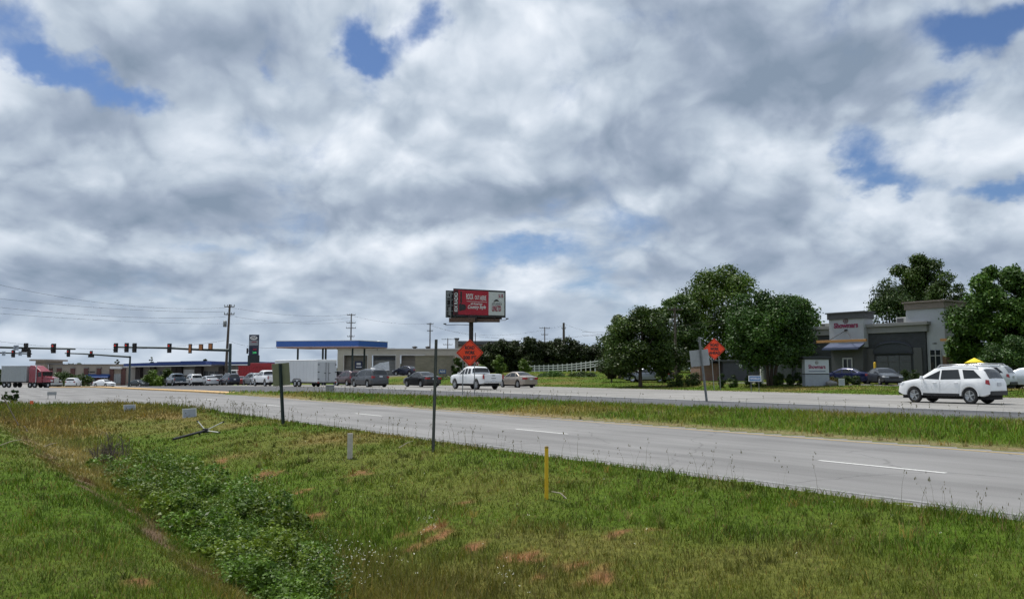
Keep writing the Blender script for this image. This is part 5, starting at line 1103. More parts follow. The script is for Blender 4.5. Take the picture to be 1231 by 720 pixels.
# tan wall with a blue sign, seen left of the first diamond
r_, g, Z, k = simple_root('boundary_wall', 521.5, 118, 'plain tan block wall with a small blue and white sign', 'wall', 0, base=454)
q = MB(); q.bx(-2.65, 2.72, 0, .3, -.5, Z(428.2)); q.bx(2.42, 2.72, .3, 5, -.5, Z(428.2)); q.bx(-2.65, -2.35, .3, 5, -.5, Z(428.2)); q.build('wall', M_tan, r_); q = MB(); q.bx(-2.75, 2.82, -.1, .4, Z(428.2) + .003, Z(427.2)); q.build('coping', pm('tan_coping', (.26, .22, .18), .8), r_)
q = MB(); q.bx(.72, 1.72, -.05, -.002, Z(449), Z(444)); sg_ = q.build('notice', pm('notice_blue', (.05, .12, .30), .5), r_); text_mesh('ADS', .42, pm('white_box', (.7, .7, .7)), 'lettering', sg_, (1.22, -.06, Z(446.5)), STAND, bold=.015)
# ---- cream and brick house behind the billboard post
def house():
    Y = 150; r_, g, Z, k = simple_root('brick_building', 582, Y, 'two storey brick and cream building behind the first orange sign', 'building', 0, base=449)
    X = lambda px: ux(px, Y, g.z + 3) - g.x
    q = MB(); q.bx(X(550), X(622), 0, 10, -.5, Z(410)); q.build('wall', brick('brown_brick', (.20, .13, .10), (.18, .15, .12), 1, .22, .075), r_)
    q = MB(); q.bx(X(547), X(624), -.4, 10.4, Z(414), Z(411.2)); q.build('parapet', M_cornd, r_); q = MB(); q.bx(X(548), X(623), -.3, 10.3, Z(411.2) + .004, Z(409.8)); q.build('coping', M_cornice, r_)
    q = MB(); q.bx(X(547), X(551), -.5, .6, -.5, Z(408)); q.build('corner_pier', M_cornice, r_); q = MB(); q.box(((X(549)), 0, Z(407.4)), (.8, 1.2, .3)); q.build('pier_cap', M_cornd, r_)
    for i, px in enumerate((552.5, 575, 585, 596, 607)):
        for t, b in ((417, 424), (430, 437)):
            q = MB(); q.bx(X(px) - .55, X(px) + .55, -.05, .0, Z(b), Z(t)); w_ = q.build('window', pm('cream_blind', (.50, .44, .28), .6) if i == 0 else M_wglass, r_); q = MB(); q.bx(X(px) - .65, X(px) + .65, -.1, -.02, Z(b) - .1, Z(b)); q.bx(X(px) - .65, X(px) + .65, -.1, -.02, Z(t), Z(t) + .1); q.build('frame', M_cornice, w_)
house()
M_fred = pm('flag_red', (.45, .03, .04), .8); M_fwht = pm('flag_white', (.62, .60, .60), .8)
for px, Y, t, b, tilt, lb in ((545, 128, 428, 446, 8, 'red and white striped banner left of the first orange sign'), (562, 128, 440, 447, 2, 'red and white banner below the point of the first orange sign'), (575, 128, 434, 446, -24, 'drooping red and white flag right of the first orange sign')):
    g = G(px, Y); h0, h1 = Hz(b, Y) - g.z, Hz(t, Y) - g.z; rt = empty('flag', g, 0, lb, 'flag', 'flags by the brick building')
    mm = Matrix.Rotation(R(tilt), 3, 'Y'); 
    for k in range(5):
        x0 = -.35 + k * .16; q = MB(); q.box((x0 * 1.0 + (h1 - h0) * 0, -.05 + .04 * math.sin(k * 2), (h0 + h1) / 2 - abs(k - 2) * .05), (.155, .02, (h1 - h0)), M=mm); q.build('stripe', M_fred if k % 2 == 0 else M_fwht, rt)
    q = MB(); q.tube([(-.5, 0, -.2), (-.5, 0, h1 + .2)], .03, 6); q.build('pole', M_galv, rt)

# ------------------------------------------------------------------ strip mall on the left
def mall():
    Y = 200; r_, g, Z, k = simple_root('strip_mall', 100, Y, 'beige strip mall with dark brick piers behind the junction', 'shop building', R(0), base=461.5)
    X = lambda px: ux(px, Y, g.z + 2) - g.x
    q = MB(); q.bx(X(45), X(154), 0, 14, -.6, Z(438.5)); q.build('wall', pm('beige_shop_wall', (.33, .285, .235), .9, var=.08, scale=.5), r_)
    q = MB(); q.bx(X(45), X(154), -.25, 14.2, Z(438.5) + .004, Z(437.6)); q.build('parapet', pm('shop_parapet', (.24, .21, .19), .8), r_)
    q = MB(); q.bx(X(46.5), X(58.5), -1.6, 6, -.6, Z(434)); q.build('tower', pm('tower_tan', (.33, .28, .22), .9), r_); q = MB(); q.bx(X(43.5), X(62), -3.2, 7, Z(434), Z(432)); q.build('tower_roof', pm('tower_cap', (.30, .26, .22), .8), r_)
    q = MB(); q.bx(X(46.2), X(59), -1.7, 6.1, Z(437.5), Z(436.5)); q.build('tower_band', M_cornice, r_)
    for px in (60.5, 71, 87.5, 103.5, 119, 134.5, 148.5):
        q = MB(); q.bx(X(px) - .5, X(px) + .5, -.3, 0, -.5, Z(442.5)); q.build('brick_pier', M_bcol, r_)
        q = MB(); q.bx(X(px) - .6, X(px) + .6, -.35, .0, Z(442.5), Z(441.7)); q.build('pier_cap', M_cornice, r_)
    for a, b in ((74, 85), (90.5, 101.5), (106, 117), (122, 133)):
        q = MB(); q.bx(X(a), X(b), -.08, 0, .1, Z(450.5)); w_ = q.build('shop_window', M_wglass, r_); q = MB()
        for xx in np.linspace(X(a), X(b), 4): q.bx(xx - .05, xx + .05, -.12, -.07, .1, Z(450.5))
        q.build('frame', M_frame, w_)
    q = MB(); q.add([(X(104), 0, Z(449.5)), (X(133), 0, Z(449.5)), (X(133), -1.6, Z(453.5)), (X(104), -1.6, Z(453.5)), (X(104), 0, Z(454)), (X(133), 0, Z(454))], [(0, 1, 2, 3), (3, 2, 5, 4), (0, 3, 4), (1, 5, 2)]); q.build('blue_awning', pm('blue_canvas', (.02, .06, .20), .8), r_)
    q = MB(); q.bx(X(107.5), X(114), -.12, -.02, Z(447.6), Z(446.4)); q.build('shop_sign', M_ink, r_)
    q = MB(); q.bx(X(134.5), X(147.5), -1.2, 0, Z(443.3), Z(440.5)); q.build('white_canopy', pm('white_trim', (.7, .7, .7)), r_)
    q = MB(); q.bx(X(134.5), X(147), -.1, -.02, .2, Z(449.5)); w_ = q.build('shop_front', pm('grey_shopfront', (.28, .30, .31), .3), r_); q = MB()
    for xx in np.linspace(X(134.5), X(147), 5): q.bx(xx - .05, xx + .05, -.15, -.09, .2, Z(449.5))
    q.build('frame', M_frame, w_)
mall()
def store():
    Y = 186; r_, g, Z, k = simple_root('blue_roofed_store', 250, Y, 'long low store with a blue metal roof edge and dark piers', 'shop building', 0, base=460)
    X = lambda px: ux(px, Y, g.z + 2) - g.x
    q = MB(); q.bx(X(150), X(345), 2.5, 14, -.6, Z(438.5)); q.build('wall', pm('grey_beige_store_wall', (.34, .32, .29), .9, var=.08, scale=.5), r_)
    # the blue roof edge steps up towards the right
    for i, (a, b, l0, l1, t0, t1) in enumerate(((151, 193, 440.2, 439.2, 437.2, 435.6), (191, 222, 439, 438.6, 435.0, 434.6), (219, 249, 438.4, 438.2, 434.2, 433.8), (256, 314, 437.4, 437, 435.2, 434.8), (323, 341, 437, 437, 435.3, 435.3))):
        q = MB(); y0 = -1.2 - .02 * i; q.add([(X(a), y0, Z(l0)), (X(b), y0, Z(l1)), (X(b), y0, Z(t1)), (X(a), y0, Z(t0)), (X(a), 12, Z(l0)), (X(b), 12, Z(l1)), (X(b), 12, Z(t1)), (X(a), 12, Z(t0))], [(0, 1, 2, 3), (5, 4, 7, 6), (0, 3, 7, 4), (1, 5, 6, 2), (3, 2, 6, 7), (0, 4, 5, 1)]); q.build('blue_roof_edge', M_bluestripe, r_)
    q = MB(); q.add([(X(151), -1.3, Z(441.2)), (X(256), -1.3, Z(439.6)), (X(256), -1.3, Z(438.6)), (X(151), -1.3, Z(440.3)), (X(151), 2.6, Z(441.2)), (X(256), 2.6, Z(439.6)), (X(256), 2.6, Z(438.6)), (X(151), 2.6, Z(440.3))], [(0, 1, 2, 3), (5, 4, 7, 6), (0, 3, 7, 4), (1, 5, 6, 2), (3, 2, 6, 7), (0, 4, 5, 1)]); q.build('white_gutter', pm('white_trim', (.7, .7, .7)), r_)
    for px, w_ in ((163, .55), (180, .45), (206, .5), (212.5, .5), (236, .75), (263.5, .55)):
        q = MB(); q.bx(X(px) - w_, X(px) + w_, 1.0, 2.4, -.5, Z(440.5)); q.build('dark_pier', pm('dark_pier', (.05, .042, .04), .9), r_)
    for a, b in ((186, 200), (240, 259), (267, 277)):
        q = MB(); q.bx(X(a), X(b), 2.42, 2.5, .3, Z(446)); w_ = q.build('shop_window', pm('tinted_shop_glass', (.075, .08, .082)), r_); q = MB()
        for xx in np.linspace(X(a), X(b), 4): q.bx(xx - .05, xx + .05, 2.36, 2.42, .3, Z(446))
        q.build('frame', M_frame, w_)
    q = MB(); q.bx(X(217), X(230), 1.6, 2.45, Z(451), Z(444)); q.build('white_porch', pm('porch_white', (.6, .6, .6), .7), r_)
store()

# ================================================================== billboard
def billboard():
    Y = 106; g = G(566, Y); root = empty('billboard', g, 0, 'red and white billboard on a tall dark steel post', 'billboard')
    Z = lambda r: Hz(r, Y) - g.z; k = Y / 1000
    X = lambda px: (px - 566) * k
    Mst = pm('dark_rust_steel', (.045, .035, .035), .7, .4, var=.3)
    q = MB(); q.lathe((0, 0.3, -.5), (0, 0, 1), [(0, .30), (Z(384) + .5, .28)], 18); q.build('post', Mst, root)
    # front face: right side swings slightly away; back face makes a V, its end seen at the left
    fx0, fx1 = X(544.5), X(607.5)
    ft = [Z(347), Z(349.5)]; 
    face = empty_b = bpy.data.objects.new('front_panel', None)
    q = MB(); q.add([(fx0, -.30, Z(380.6)), (fx1, .55, Z(381.5)), (fx1, .55, Z(349.2)), (fx0, -.30, Z(346.9)), (fx0, -.05, Z(380.6)), (fx1, .8, Z(381.5)), (fx1, .8, Z(349.2)), (fx0, -.05, Z(346.9))], [(0, 1, 2, 3), (5, 4, 7, 6), (0, 3, 7, 4), (1, 5, 6, 2), (3, 2, 6, 7), (0, 4, 5, 1)]); fr = q.build('front_panel', M_black, root)
    yaw = math.atan2(.85, fx1 - fx0)
    def P(px, y_off=-.04): t = (X(px) - fx0) / (fx1 - fx0); return -.30 + .85 * t + y_off
    def quad(name, a, b, t0, t1, b0, b1, mat, off):
        q = MB(); y0, y1 = P(a, off), P(b, off)
        q.add([(X(a), y0, Z(b0)), (X(b), y1, Z(b1)), (X(b), y1, Z(t1)), (X(a), y0, Z(t0)), (X(a), y0 + .03, Z(b0)), (X(b), y1 + .03, Z(b1)), (X(b), y1 + .03, Z(t1)), (X(a), y0 + .03, Z(t0))], [(0, 1, 2, 3), (5, 4, 7, 6), (0, 3, 7, 4), (1, 5, 6, 2), (3, 2, 6, 7), (0, 4, 5, 1)]); return q.build(name, mat, fr)
    Mr = pm('billboard_red', (.36, .010, .028), .6, var=.05); Mw = pm('billboard_pale', (.55, .56, .56), .7, var=.08, scale=3); Mt = pm('billboard_white_print', (.72, .72, .72), .7)
    quad('red_poster', 545.3, 587, 348.6, 350, 378.4, 378.8, Mr, -.04)
    quad('pale_poster', 587, 606, 350.6, 351.2, 378.6, 379, Mw, -.04)
    quad('side_strip', 545.6, 550.6, 349, 349.2, 378.2, 378.3, pm('billboard_dark_red', (.05, .012, .016), .7), -.08)
    rot = (R(90), 0, yaw)
    def T(body, px, py_, wpx, size, mat, off=-.09, **kw): return text_mesh(body, size, mat, 'lettering', fr, (X(px), P(px, off), Z(py_)), rot, width=wpx * k, **kw)
    T('ROCK', 564.3, 357, 8.6, 1.0, Mt, bold=.015); T('OUT', 573, 358, 5.2, .75, Mt, bold=.01); T('HERE', 580.3, 358.6, 7.6, .85, Mt, bold=.01)
    quad('rule', 560.5, 585, 362.0, 363.1, 362.4, 363.5, Mt, -.085)
    T('all American', 572.5, 365.3, 14, .36, Mt, bold=.008); T('Country Style', 572.5, 369.2, 22, .62, Mt, bold=.012, shear=.35)
    t_ = text_mesh('KIX RADIO', .6, Mt, 'side_lettering', fr, (X(548.2), P(548.2, -.12), Z(363.5)), (0, R(-90), 0), width=2.4, bold=.01)
    t_.rotation_euler = (Matrix.Rotation(yaw, 3, 'Z') @ Matrix.Rotation(R(-90), 3, 'Y') @ Matrix.Rotation(R(90), 3, 'X')).to_euler()
    # plain dark guitar-like silhouette
    q = MB(); yy = P(554.5, -.08)
    pts = []
    for n_ in range(28):
        a = 2 * math.pi * n_ / 28; rr_ = .50 + .16 * math.cos(2 * a) + .06 * math.cos(3 * a); pts.append((X(554.8) + rr_ * .75 * math.cos(a), yy, Z(369.5) + rr_ * 1.15 * math.sin(a)))
    q.add(pts + [(p_[0], p_[1] + .02, p_[2]) for p_ in pts], [tuple(range(28)), tuple(reversed(range(28, 56)))] + [(i, (i + 1) % 28, 28 + (i + 1) % 28, 28 + i) for i in range(28)])
    q.box((X(554.0), yy + .01, Z(357.5)), (.20, .02, 1.5)); q.build('guitar_silhouette', M_ink, fr)
    T('UNLTD', 596.5, 371, 11, .95, pm('billboard_maroon', (.30, .02, .06)), bold=.03); T('5.15', 601.8, 355.6, 5.5, .6, pm('billboard_maroon', (.30, .02, .06)), bold=.02); T('STUDIO', 597, 365.3, 12, .38, pm('grey_ink', (.2, .2, .2)), bold=.01)
    q = MB(); q.add([(X(592.5), P(592.5, -.09), Z(363)), (X(595), P(595, -.09), Z(360)), (X(597.5), P(597.5, -.09), Z(359.6)), (X(600.5), P(600.5, -.09), Z(363)), (X(597), P(597, -.09), Z(361.6))], [(0, 1, 4), (1, 2, 4), (2, 3, 4)]); q.build('wing_mark', M_ink, fr)
    # second face behind, its back frame showing at the left
    bx0, bx1 = X(534), X(600); q = MB(); q.add([(bx0, 1.6, Z(380.6)), (bx1, 3.2, Z(380.6)), (bx1, 3.2, Z(348.6)), (bx0, 1.6, Z(347.6)), (bx0, 1.75, Z(380.6)), (bx1, 3.35, Z(380.6)), (bx1, 3.35, Z(348.6)), (bx0, 1.75, Z(347.6))], [(0, 1, 2, 3), (5, 4, 7, 6), (0, 3, 7, 4), (1, 5, 6, 2), (3, 2, 6, 7), (0, 4, 5, 1)]); bk = q.build('rear_panel', M_black, root)
    q = MB()
    for px in (535.5, 540.5): q.bx(X(px) - .05, X(px) + .05, 1.45, 1.6, Z(380), Z(348.5))
    for r_ in (352, 359, 366, 373): q.bx(X(534.5), X(545), 1.42, 1.5, Z(r_) - .04, Z(r_) + .04)
    for px, r0, r1 in ((536, 349, 357), (538, 351, 355), (537.5, 368, 378)): q.bx(X(px), X(px + 3.4), 1.5, 1.59, Z(r1), Z(r0))
    q.build('stringers', M_galv, bk)
    q = MB(); q.bx(X(540), X(571), -.9, -.2, Z(387.6), Z(382.6)); q.build('front_catwalk', pm('rusty_catwalk', (.11, .065, .05), .9, var=.4), root)
    q = MB(); q.bx(X(571), X(600.5), .1, .8, Z(387), Z(383.3)); q.build('side_catwalk', pm('rusty_catwalk', (.11, .065, .05)), root)
    q = MB(); q.box((X(567), .3, Z(383)), (1.2, 1.2, .9)); q.bx(X(541), X(603), .9, 1.2, Z(383.2), Z(381)); q.build('torsion_beam', Mst, root)
    for px, s_ in ((551, 1), (594, 1)): q = MB(); q.bx(X(px) - .12, X(px) + .12, .0, .2, Z(384), Z(380)); q.build('bracket', Mst, root)
    for pts in ([(X(571), -.8, Z(386.8)), (X(608), -2.2, Z(386.2)), (X(609.5), -2.2, Z(384.4))], [(X(566), -.9, Z(391)), (X(550), -2.2, Z(391.4)), (X(537), -2.4, Z(392.2)), (X(536.4), -2.4, Z(390.6))]):
        q = MB(); q.tube(pts, .035, 5); q.box(pts[-1], (.35, .2, .14)); q.build('flood_lamp_arm', Mst, root)
    q = MB(); q.tube([(.55, .1, 0), (.55, .1, Z(400))], .05, 6); q.build('conduit', Mst, root)
billboard()

# ================================================================== road signs
def pole_lean(q, base, top, r): q.tube([base, top], r, 8)
def diamond(px, Y, cy, half, posts, base_row, lines, label):
    g = G(px, Y); root = empty('road_work_sign', g, R(0), label, 'road sign', 'orange diamond road work signs'); Z = lambda r: Hz(r, Y) - g.z; k = Y / 1000
    z = Z(cy); h = half * k; Mo = pm('fluorescent_orange', (.90, .06, .012), .5, var=.04); Mb_ = M_ink
    def dia(s, y0, y1, mat, name, par, rnd=.0):
        q = MB(); n = []; c = .07 * s
        for sx, sy in ((1, 0), (0, 1), (-1, 0), (0, -1)):
            tx, ty = -sy, sx
            n += [((s - c) * sx + c * -tx, (s - c) * sy + c * -ty), ((s - c * .35) * sx, (s - c * .35) * sy), ((s - c) * sx + c * tx, (s - c) * sy + c * ty)]
        m = len(n); q.add([(a, y0, z + b) for a, b in n] + [(a, y1, z + b) for a, b in n], [tuple(range(m)), tuple(reversed(range(m, 2 * m)))] + [(i, (i + 1) % m, m + (i + 1) % m, m + i) for i in range(m)]); return q.build(name, mat, par)
    pn_ = dia(h, -.004, .0, Mo, 'sign_panel', root)
    # thin black border
    q = MB()
    for a, b in (((1, 0), (0, 1)), ((0, 1), (-1, 0)), ((-1, 0), (0, -1)), ((0, -1), (1, 0))):
        e_ = h * .91; A = Vector((a[0] * e_, -.010, z + a[1] * e_)); B = Vector((b[0] * e_, -.010, z + b[1] * e_)); q.tube([A, B], .014, 4)
    q.build('border', M_ink, pn_)
    for i, (t, w) in enumerate(lines): text_mesh(t, .30, M_ink, 'lettering', pn_, (0, -.014, z + (1 - i) * h * .36), STAND, width=w, bold=.012)
    for dx, tp in posts: q = MB(); q.tube([((dx[0]) * k, .03, Hz(tp, Y) - g.z), (dx[1] * k, .05, -.15)], .032, 6); q.build('post', M_galv, root)
    return root
diamond(564.5, 54, 424, 16.5, (((-8, -8.5), 430), ((5.5, 6), 430)), 474, (('ROAD', .62), ('WORK', .66), ('500 FT', .86)), 'orange diamond sign reading ROAD WORK 500 FT in the median by the white pickup')
diamond(860, 64, 419.5, 13.2, (((-4, -1), 420), ((5, 6.5), 424)), 461, (('ROAD', .62), ('WORK', .66), ('AHEAD', .86)), 'orange diamond sign reading ROAD WORK AHEAD on the far verge at the right')
M_signback = pm('khaki_sign_back', (.20, .20, .13), .6, .2, var=.12, dirt=(.13, .13, .09, .5)); M_alback = pm('grey_aluminium_sign_back', (.33, .34, .34), .5, .4, var=.12, dirt=(.25, .25, .24, .5))
def signback(px0, px1, row0, row1, Y, x0, x1, r0, r1, mat, label, yaw=0.0, pw=.05, slabs=1, pmat=None):
    """post from (px0,row0) down to (px1,row1); panel spans x0..x1, r0..r1 in front or behind"""
    g = G(px1, Y); k = Y / 1000; root = empty('road_sign', g, 0, label, 'road sign'); Z = lambda r: Hz(r, Y) - g.z
    top = ((px0 - px1) * k, 0, Z(row0)); q = MB(); ax = Vector(top) - Vector((0, 0, -.3)); L_ = ax.length; M3 = ax.to_track_quat('Z', 'Y').to_matrix(); c = (Vector(top) + Vector((0, 0, -.3))) / 2
    q.box(c, (pw, pw * .35, L_), M=M3); q.box(c + Vector((-pw * .42, pw * .35, 0)), (pw * .18, pw * .5, L_), M=M3); q.box(c + Vector((pw * .42, pw * .35, 0)), (pw * .18, pw * .5, L_), M=M3); q.build('post', pmat or M_steel, root)
    if x0 is not None:
        mx_ = ((x0 + x1) / 2 - px1) * k; w = (x1 - x0) * k / math.cos(yaw); tilt = Matrix.Rotation(math.atan2(top[0], top[2]), 3, 'Y') @ Matrix.Rotation(yaw, 3, 'Z'); zc_ = (Z(r0) + Z(r1)) / 2
        q = MB(); n = slabs
        for i in range(n):
            ww = w / n; off = tilt @ Vector(((i - (n - 1) / 2) * ww, 0, 0)); q.box(Vector((mx_, .055, zc_)) + off, (ww - (.012 if n > 1 else 0), .012, Z(r0) - Z(r1)), M=tilt)
        q.build('sign_panel', mat, root, .004); q = MB(); q.box((mx_, .075, zc_ + .0), (w * .98, .012, .04), M=tilt); q.build('brace', M_galv, root)
    return root
signback(334.8, 340.8, 437, 510, 29.5, 324.5, 347.5, 436.5, 463.5, M_signback, 'khaki back of a square sign on a dark leaning post in the near verge', yaw=R(-18), pw=.09, slabs=2)
signback(523.2, 520.2, 408, 543, 19.6, None, None, 0, 0, None, 'bare dark grey steel sign post without a panel, standing tall in the near verge', pw=.052, pmat=pm('weathered_grey_post', (.12, .125, .12), .7, .5, var=.3, scale=3))
signback(842.3, 851, 405, 487, 40.5, 830.5, 854.5, 420.5, 440, M_alback, 'plain grey sign back on a leaning steel post in the median at the right', yaw=R(14), pw=.085, pmat=M_galv)
# ---- yard signs
def yard(px, row_c, w_px, h_px, Y, label, face, words=None, yaw=0.0, board=None, roll=0.0, legs=True):
    g = G(px, Y); k = Y / 1000; root = empty('yard_sign', g, yaw, label, 'yard sign', 'small yard signs on wire legs'); z = Hz(row_c, Y) - g.z; w, h = w_px * k, h_px * k
    M3 = Matrix.Rotation(roll, 3, 'Y'); q = MB(); q.box((0, 0, z), (w, .012, h), M=M3); b = q.build('board', board or pm('yard_board_white', (.62, .63, .63), .6, var=.04), root)
    q = MB(); q.box((0, -.009, z), (w * .86, .006, h * .80), M=M3); q.build('print', face, b)
    if words: text_mesh(words, h * .5, M_ink if words != 'WORLD' else pm('white_box', (.7, .7, .7)), 'lettering', b, (0, -.016, z), STAND, width=w * .74, bold=.004)
    for sd in (-1, 1):
        if legs: q = MB(); q.tube([(sd * w * .3, .012, z), (sd * w * .3, .012, -.15)], .006 + .0002 * Y, 5); q.build('wire_leg', M_galv, root)
    return root
Mlb = pm('faded_blue_print', (.34, .38, .46), .7, var=.1)
yard(155.5, 490.8, 13.5, 9.2, 41, 'small white and grey yard sign, the left of two in the verge grass', Mlb, yaw=R(12), roll=R(-3))
yard(227.5, 496.3, 16.2, 11, 35, 'small white and grey yard sign above the fallen sign stand', Mlb, yaw=R(10), roll=R(-3))
yard(908, 455, 15.5, 7.2, 58, 'blue and white yard sign on the far verge left of the forked tree', pm('mid_blue_print', (.10, .20, .38), .6), 'WORLD')
yard(1012, 459, 7.5, 8, 65, 'small square pale yard sign right of the boulder', pm('grey_print', (.35, .38, .42), .7), yaw=R(8))
# ---- markers and posts in the near verge
g = U(657, 600); Y = g.y; h = Hz(536.5, Y) - g.z; rt = empty('marker_post', g, 0, 'thin yellow utility marker post standing in the near verge', 'marker post'); q = MB(); q.tube([(0, 0, -.1), (.004, 0, h * .97)], .031, 10); q.build('post', M_yel, rt)
q = MB(); q.lathe((.004, 0, h * .97), (0, 0, 1), [(0, .033), (.02, .033), (.035, .001)], 10); q.build('cap', pm('dark_cap', (.2, .13, .02)), rt)
g = U(420.5, 552); Y = g.y; h = Hz(521.5, Y) - g.z; rt = empty('concrete_marker', g, 0, 'short square pale concrete marker post in the grass', 'marker post'); q = MB(); q.bx(-.055, .055, -.055, .055, -.1, h); q.build('post', pm('pale_weathered_concrete', (.50, .46, .41), .9, var=.2, scale=9, dirt=(.28, .25, .2, .6)), rt, .008)
q = MB(); q.bx(-.057, .057, -.057, .057, h + .001, h + .012); q.build('top', pm('pink_grey_cap', (.40, .36, .34), .9), rt)
# fallen sign stand
def fallen():
    Y = 24.0; hub = U(247, 522); k = hub.y / 1000; root = empty('fallen_sign_stand', hub, 0, 'toppled portable sign stand with a dark mast and four pale splayed legs', 'sign stand')
    z0 = .12; tips = [(235, 511), (266, 512), (266.5, 523.5), (243, 529)]
    mats = pm('pale_aluminium_leg', (.52, .52, .48), .5, .3)
    for tx, ty in tips:
        dx = (tx - 247) * k; dz = (522 - ty) * k
        p1 = Vector((dx, -.25 if dz < 0.02 else .15, max(z0 + dz * 1.0, .03))); q = MB(); q.tube([(0, 0, z0), p1], .020, 6); lg = q.build('leg', mats, root)
        q = MB(); q.box(p1, (.05, .05, .05)); q.build('foot', M_black, lg)
    q = MB(); q.box((0, 0, z0), (.16, .14, .14)); q.build('hub', M_black, root)
    e = U(208, 532); e = e - hub; q = MB(); q.tube([(0, 0, z0), (e.x, e.y, e.z + .10)], .04, 7); q.build('mast', M_black, root)
fallen()
# leaning stake, flag, bits
for (a, b, c, d, r, lb, m) in ((2, 474, 23, 513, .018, 'long thin stick leaning over the straw mound at the left border', M_pole), (29, 512, 33, 519, .016, 'short stub of a stake beside the leaning stick', M_pole)):
    q_ = U(c, d); t_ = Vector((ux(a, q_.y + .6, Hz(b, q_.y + .6)), q_.y + .6, Hz(b, q_.y + .6))); q = MB(); q.tube([q_, t_], r, 6); o = q.build('wooden_stake', m); tag(o, lb, 'stake')
q_ = U(35, 497); rt = empty('marker_flag', q_, 0, 'tiny orange utility flag in the brown grass at the left', 'marker flag'); q = MB(); q.tube([(0, 0, -.1), (0, 0, .62)], .006, 5); q.build('wire', M_galv, rt)
k = q_.y / 1000; q = MB(); q.box((.09, 0, .52), (.18, .004, .16)); q.build('flag', pm('orange_flag', (.75, .15, .05), .7), rt)
for (px, py_, a, ln, lb) in ((488, 541, .9, .5, 'short dry stick lying in the grass left of the tall bare post'), (672, 606, 2.4, .3, 'pale dry twigs bent over at the foot of the yellow marker'), (60, 540, .2, .4, 'pale stick on the lawn near the ditch lip'), (325, 703, 2.2, .7, 'bleached cane leaning out of the ditch weeds'), (12, 539, .1, .5, 'pale cane lying on the mown bank at the left')):
    c = U(px, py_); q = MB(); d_ = Vector((math.cos(a), math.sin(a) * .5, .25)) * ln / 2; q.tube([c - d_ + Vector((0, 0, .12)), c + Vector((.02, 0, .16)), c + d_ + Vector((0, 0, .14))], [.012, .010, .006], 5); o = q.build('dry_stick', pm('bleached_stick', (.36, .31, .24), .9)); tag(o, lb, 'stick')
# utility box in the median nose, guard rail piece at the left
g = G(396.5, 63.0); q = MB(); q.bx(-.28, .28, -.25, .25, -.1, Hz(463.5, 63) - g.z); rt = empty('utility_box', g, 0, 'small grey utility box at the nose of the grass median', 'utility box'); q.build('box', pm('grey_box_paint', (.26, .27, .28), .6), rt, .02); q = MB(); q.bx(-.31, .31, -.28, .28, Hz(463.5, 63) - g.z + .002, Hz(463, 63) - g.z + .02); q.build('lid', pm('grey_box_lid', (.32, .33, .34), .6), rt)
g = G(62, 56, True); rt = empty('barrier_sign', g, R(20), 'low grey roadside board at the edge of the side road', 'barrier'); q = MB(); q.box((0, 0, .38), (.55, .04, .22)); q.build('board', M_alback, rt)
for sd in (-1, 1): q = MB(); q.tube([(sd * .22, 0, -.1), (sd * .22, 0, .4)], .02, 6); q.build('leg', M_galv, rt)

# ================================================================== white rail fence
def rail_fence():
    ctrl = [(636, 135, 447.4), (655, 135, 447), (674, 132, 446.4), (692, 129, 445), (709, 126, 443), (725.5, 123, 440.4), (740, 122, 439)]
    root = None; P_ = []
    for px in np.arange(637, 741, 5.6):
        Y = float(np.interp(px, [c[0] for c in ctrl], [c[1] for c in ctrl])); row = float(np.interp(px, [c[0] for c in ctrl], [c[2] for c in ctrl])); z = Hz(row, Y); P_.append(Vector((ux(px, Y, z), Y, z)))
    root = empty('rail_fence', P_[0], 0, 'white three rail fence running up the bank below the evergreens', 'fence'); o_ = P_[0]; M_ = pm('white_fence_vinyl', (.66, .66, .65), .6, var=.06)
    for p_ in P_: q = MB(); c = p_ - o_; q.bx(c.x - .07, c.x + .07, c.y - .07, c.y + .07, c.z - .9, c.z + 1.12); q.box((c.x, c.y, c.z + 1.14), (.18, .18, .05)); q.build('fence_post', M_, root)
    for a, b in zip(P_, P_[1:]):
        for h_ in (.22, .58, .94):
            A, B = a - o_ + Vector((0, -.03, h_)), b - o_ + Vector((0, -.03, h_)); d_ = B - A; q = MB(); q.box((A + B) / 2, (d_.length, .04, .13), M=d_.to_track_quat('X', 'Z').to_matrix()); q.build('rail', M_, root)
rail_fence()

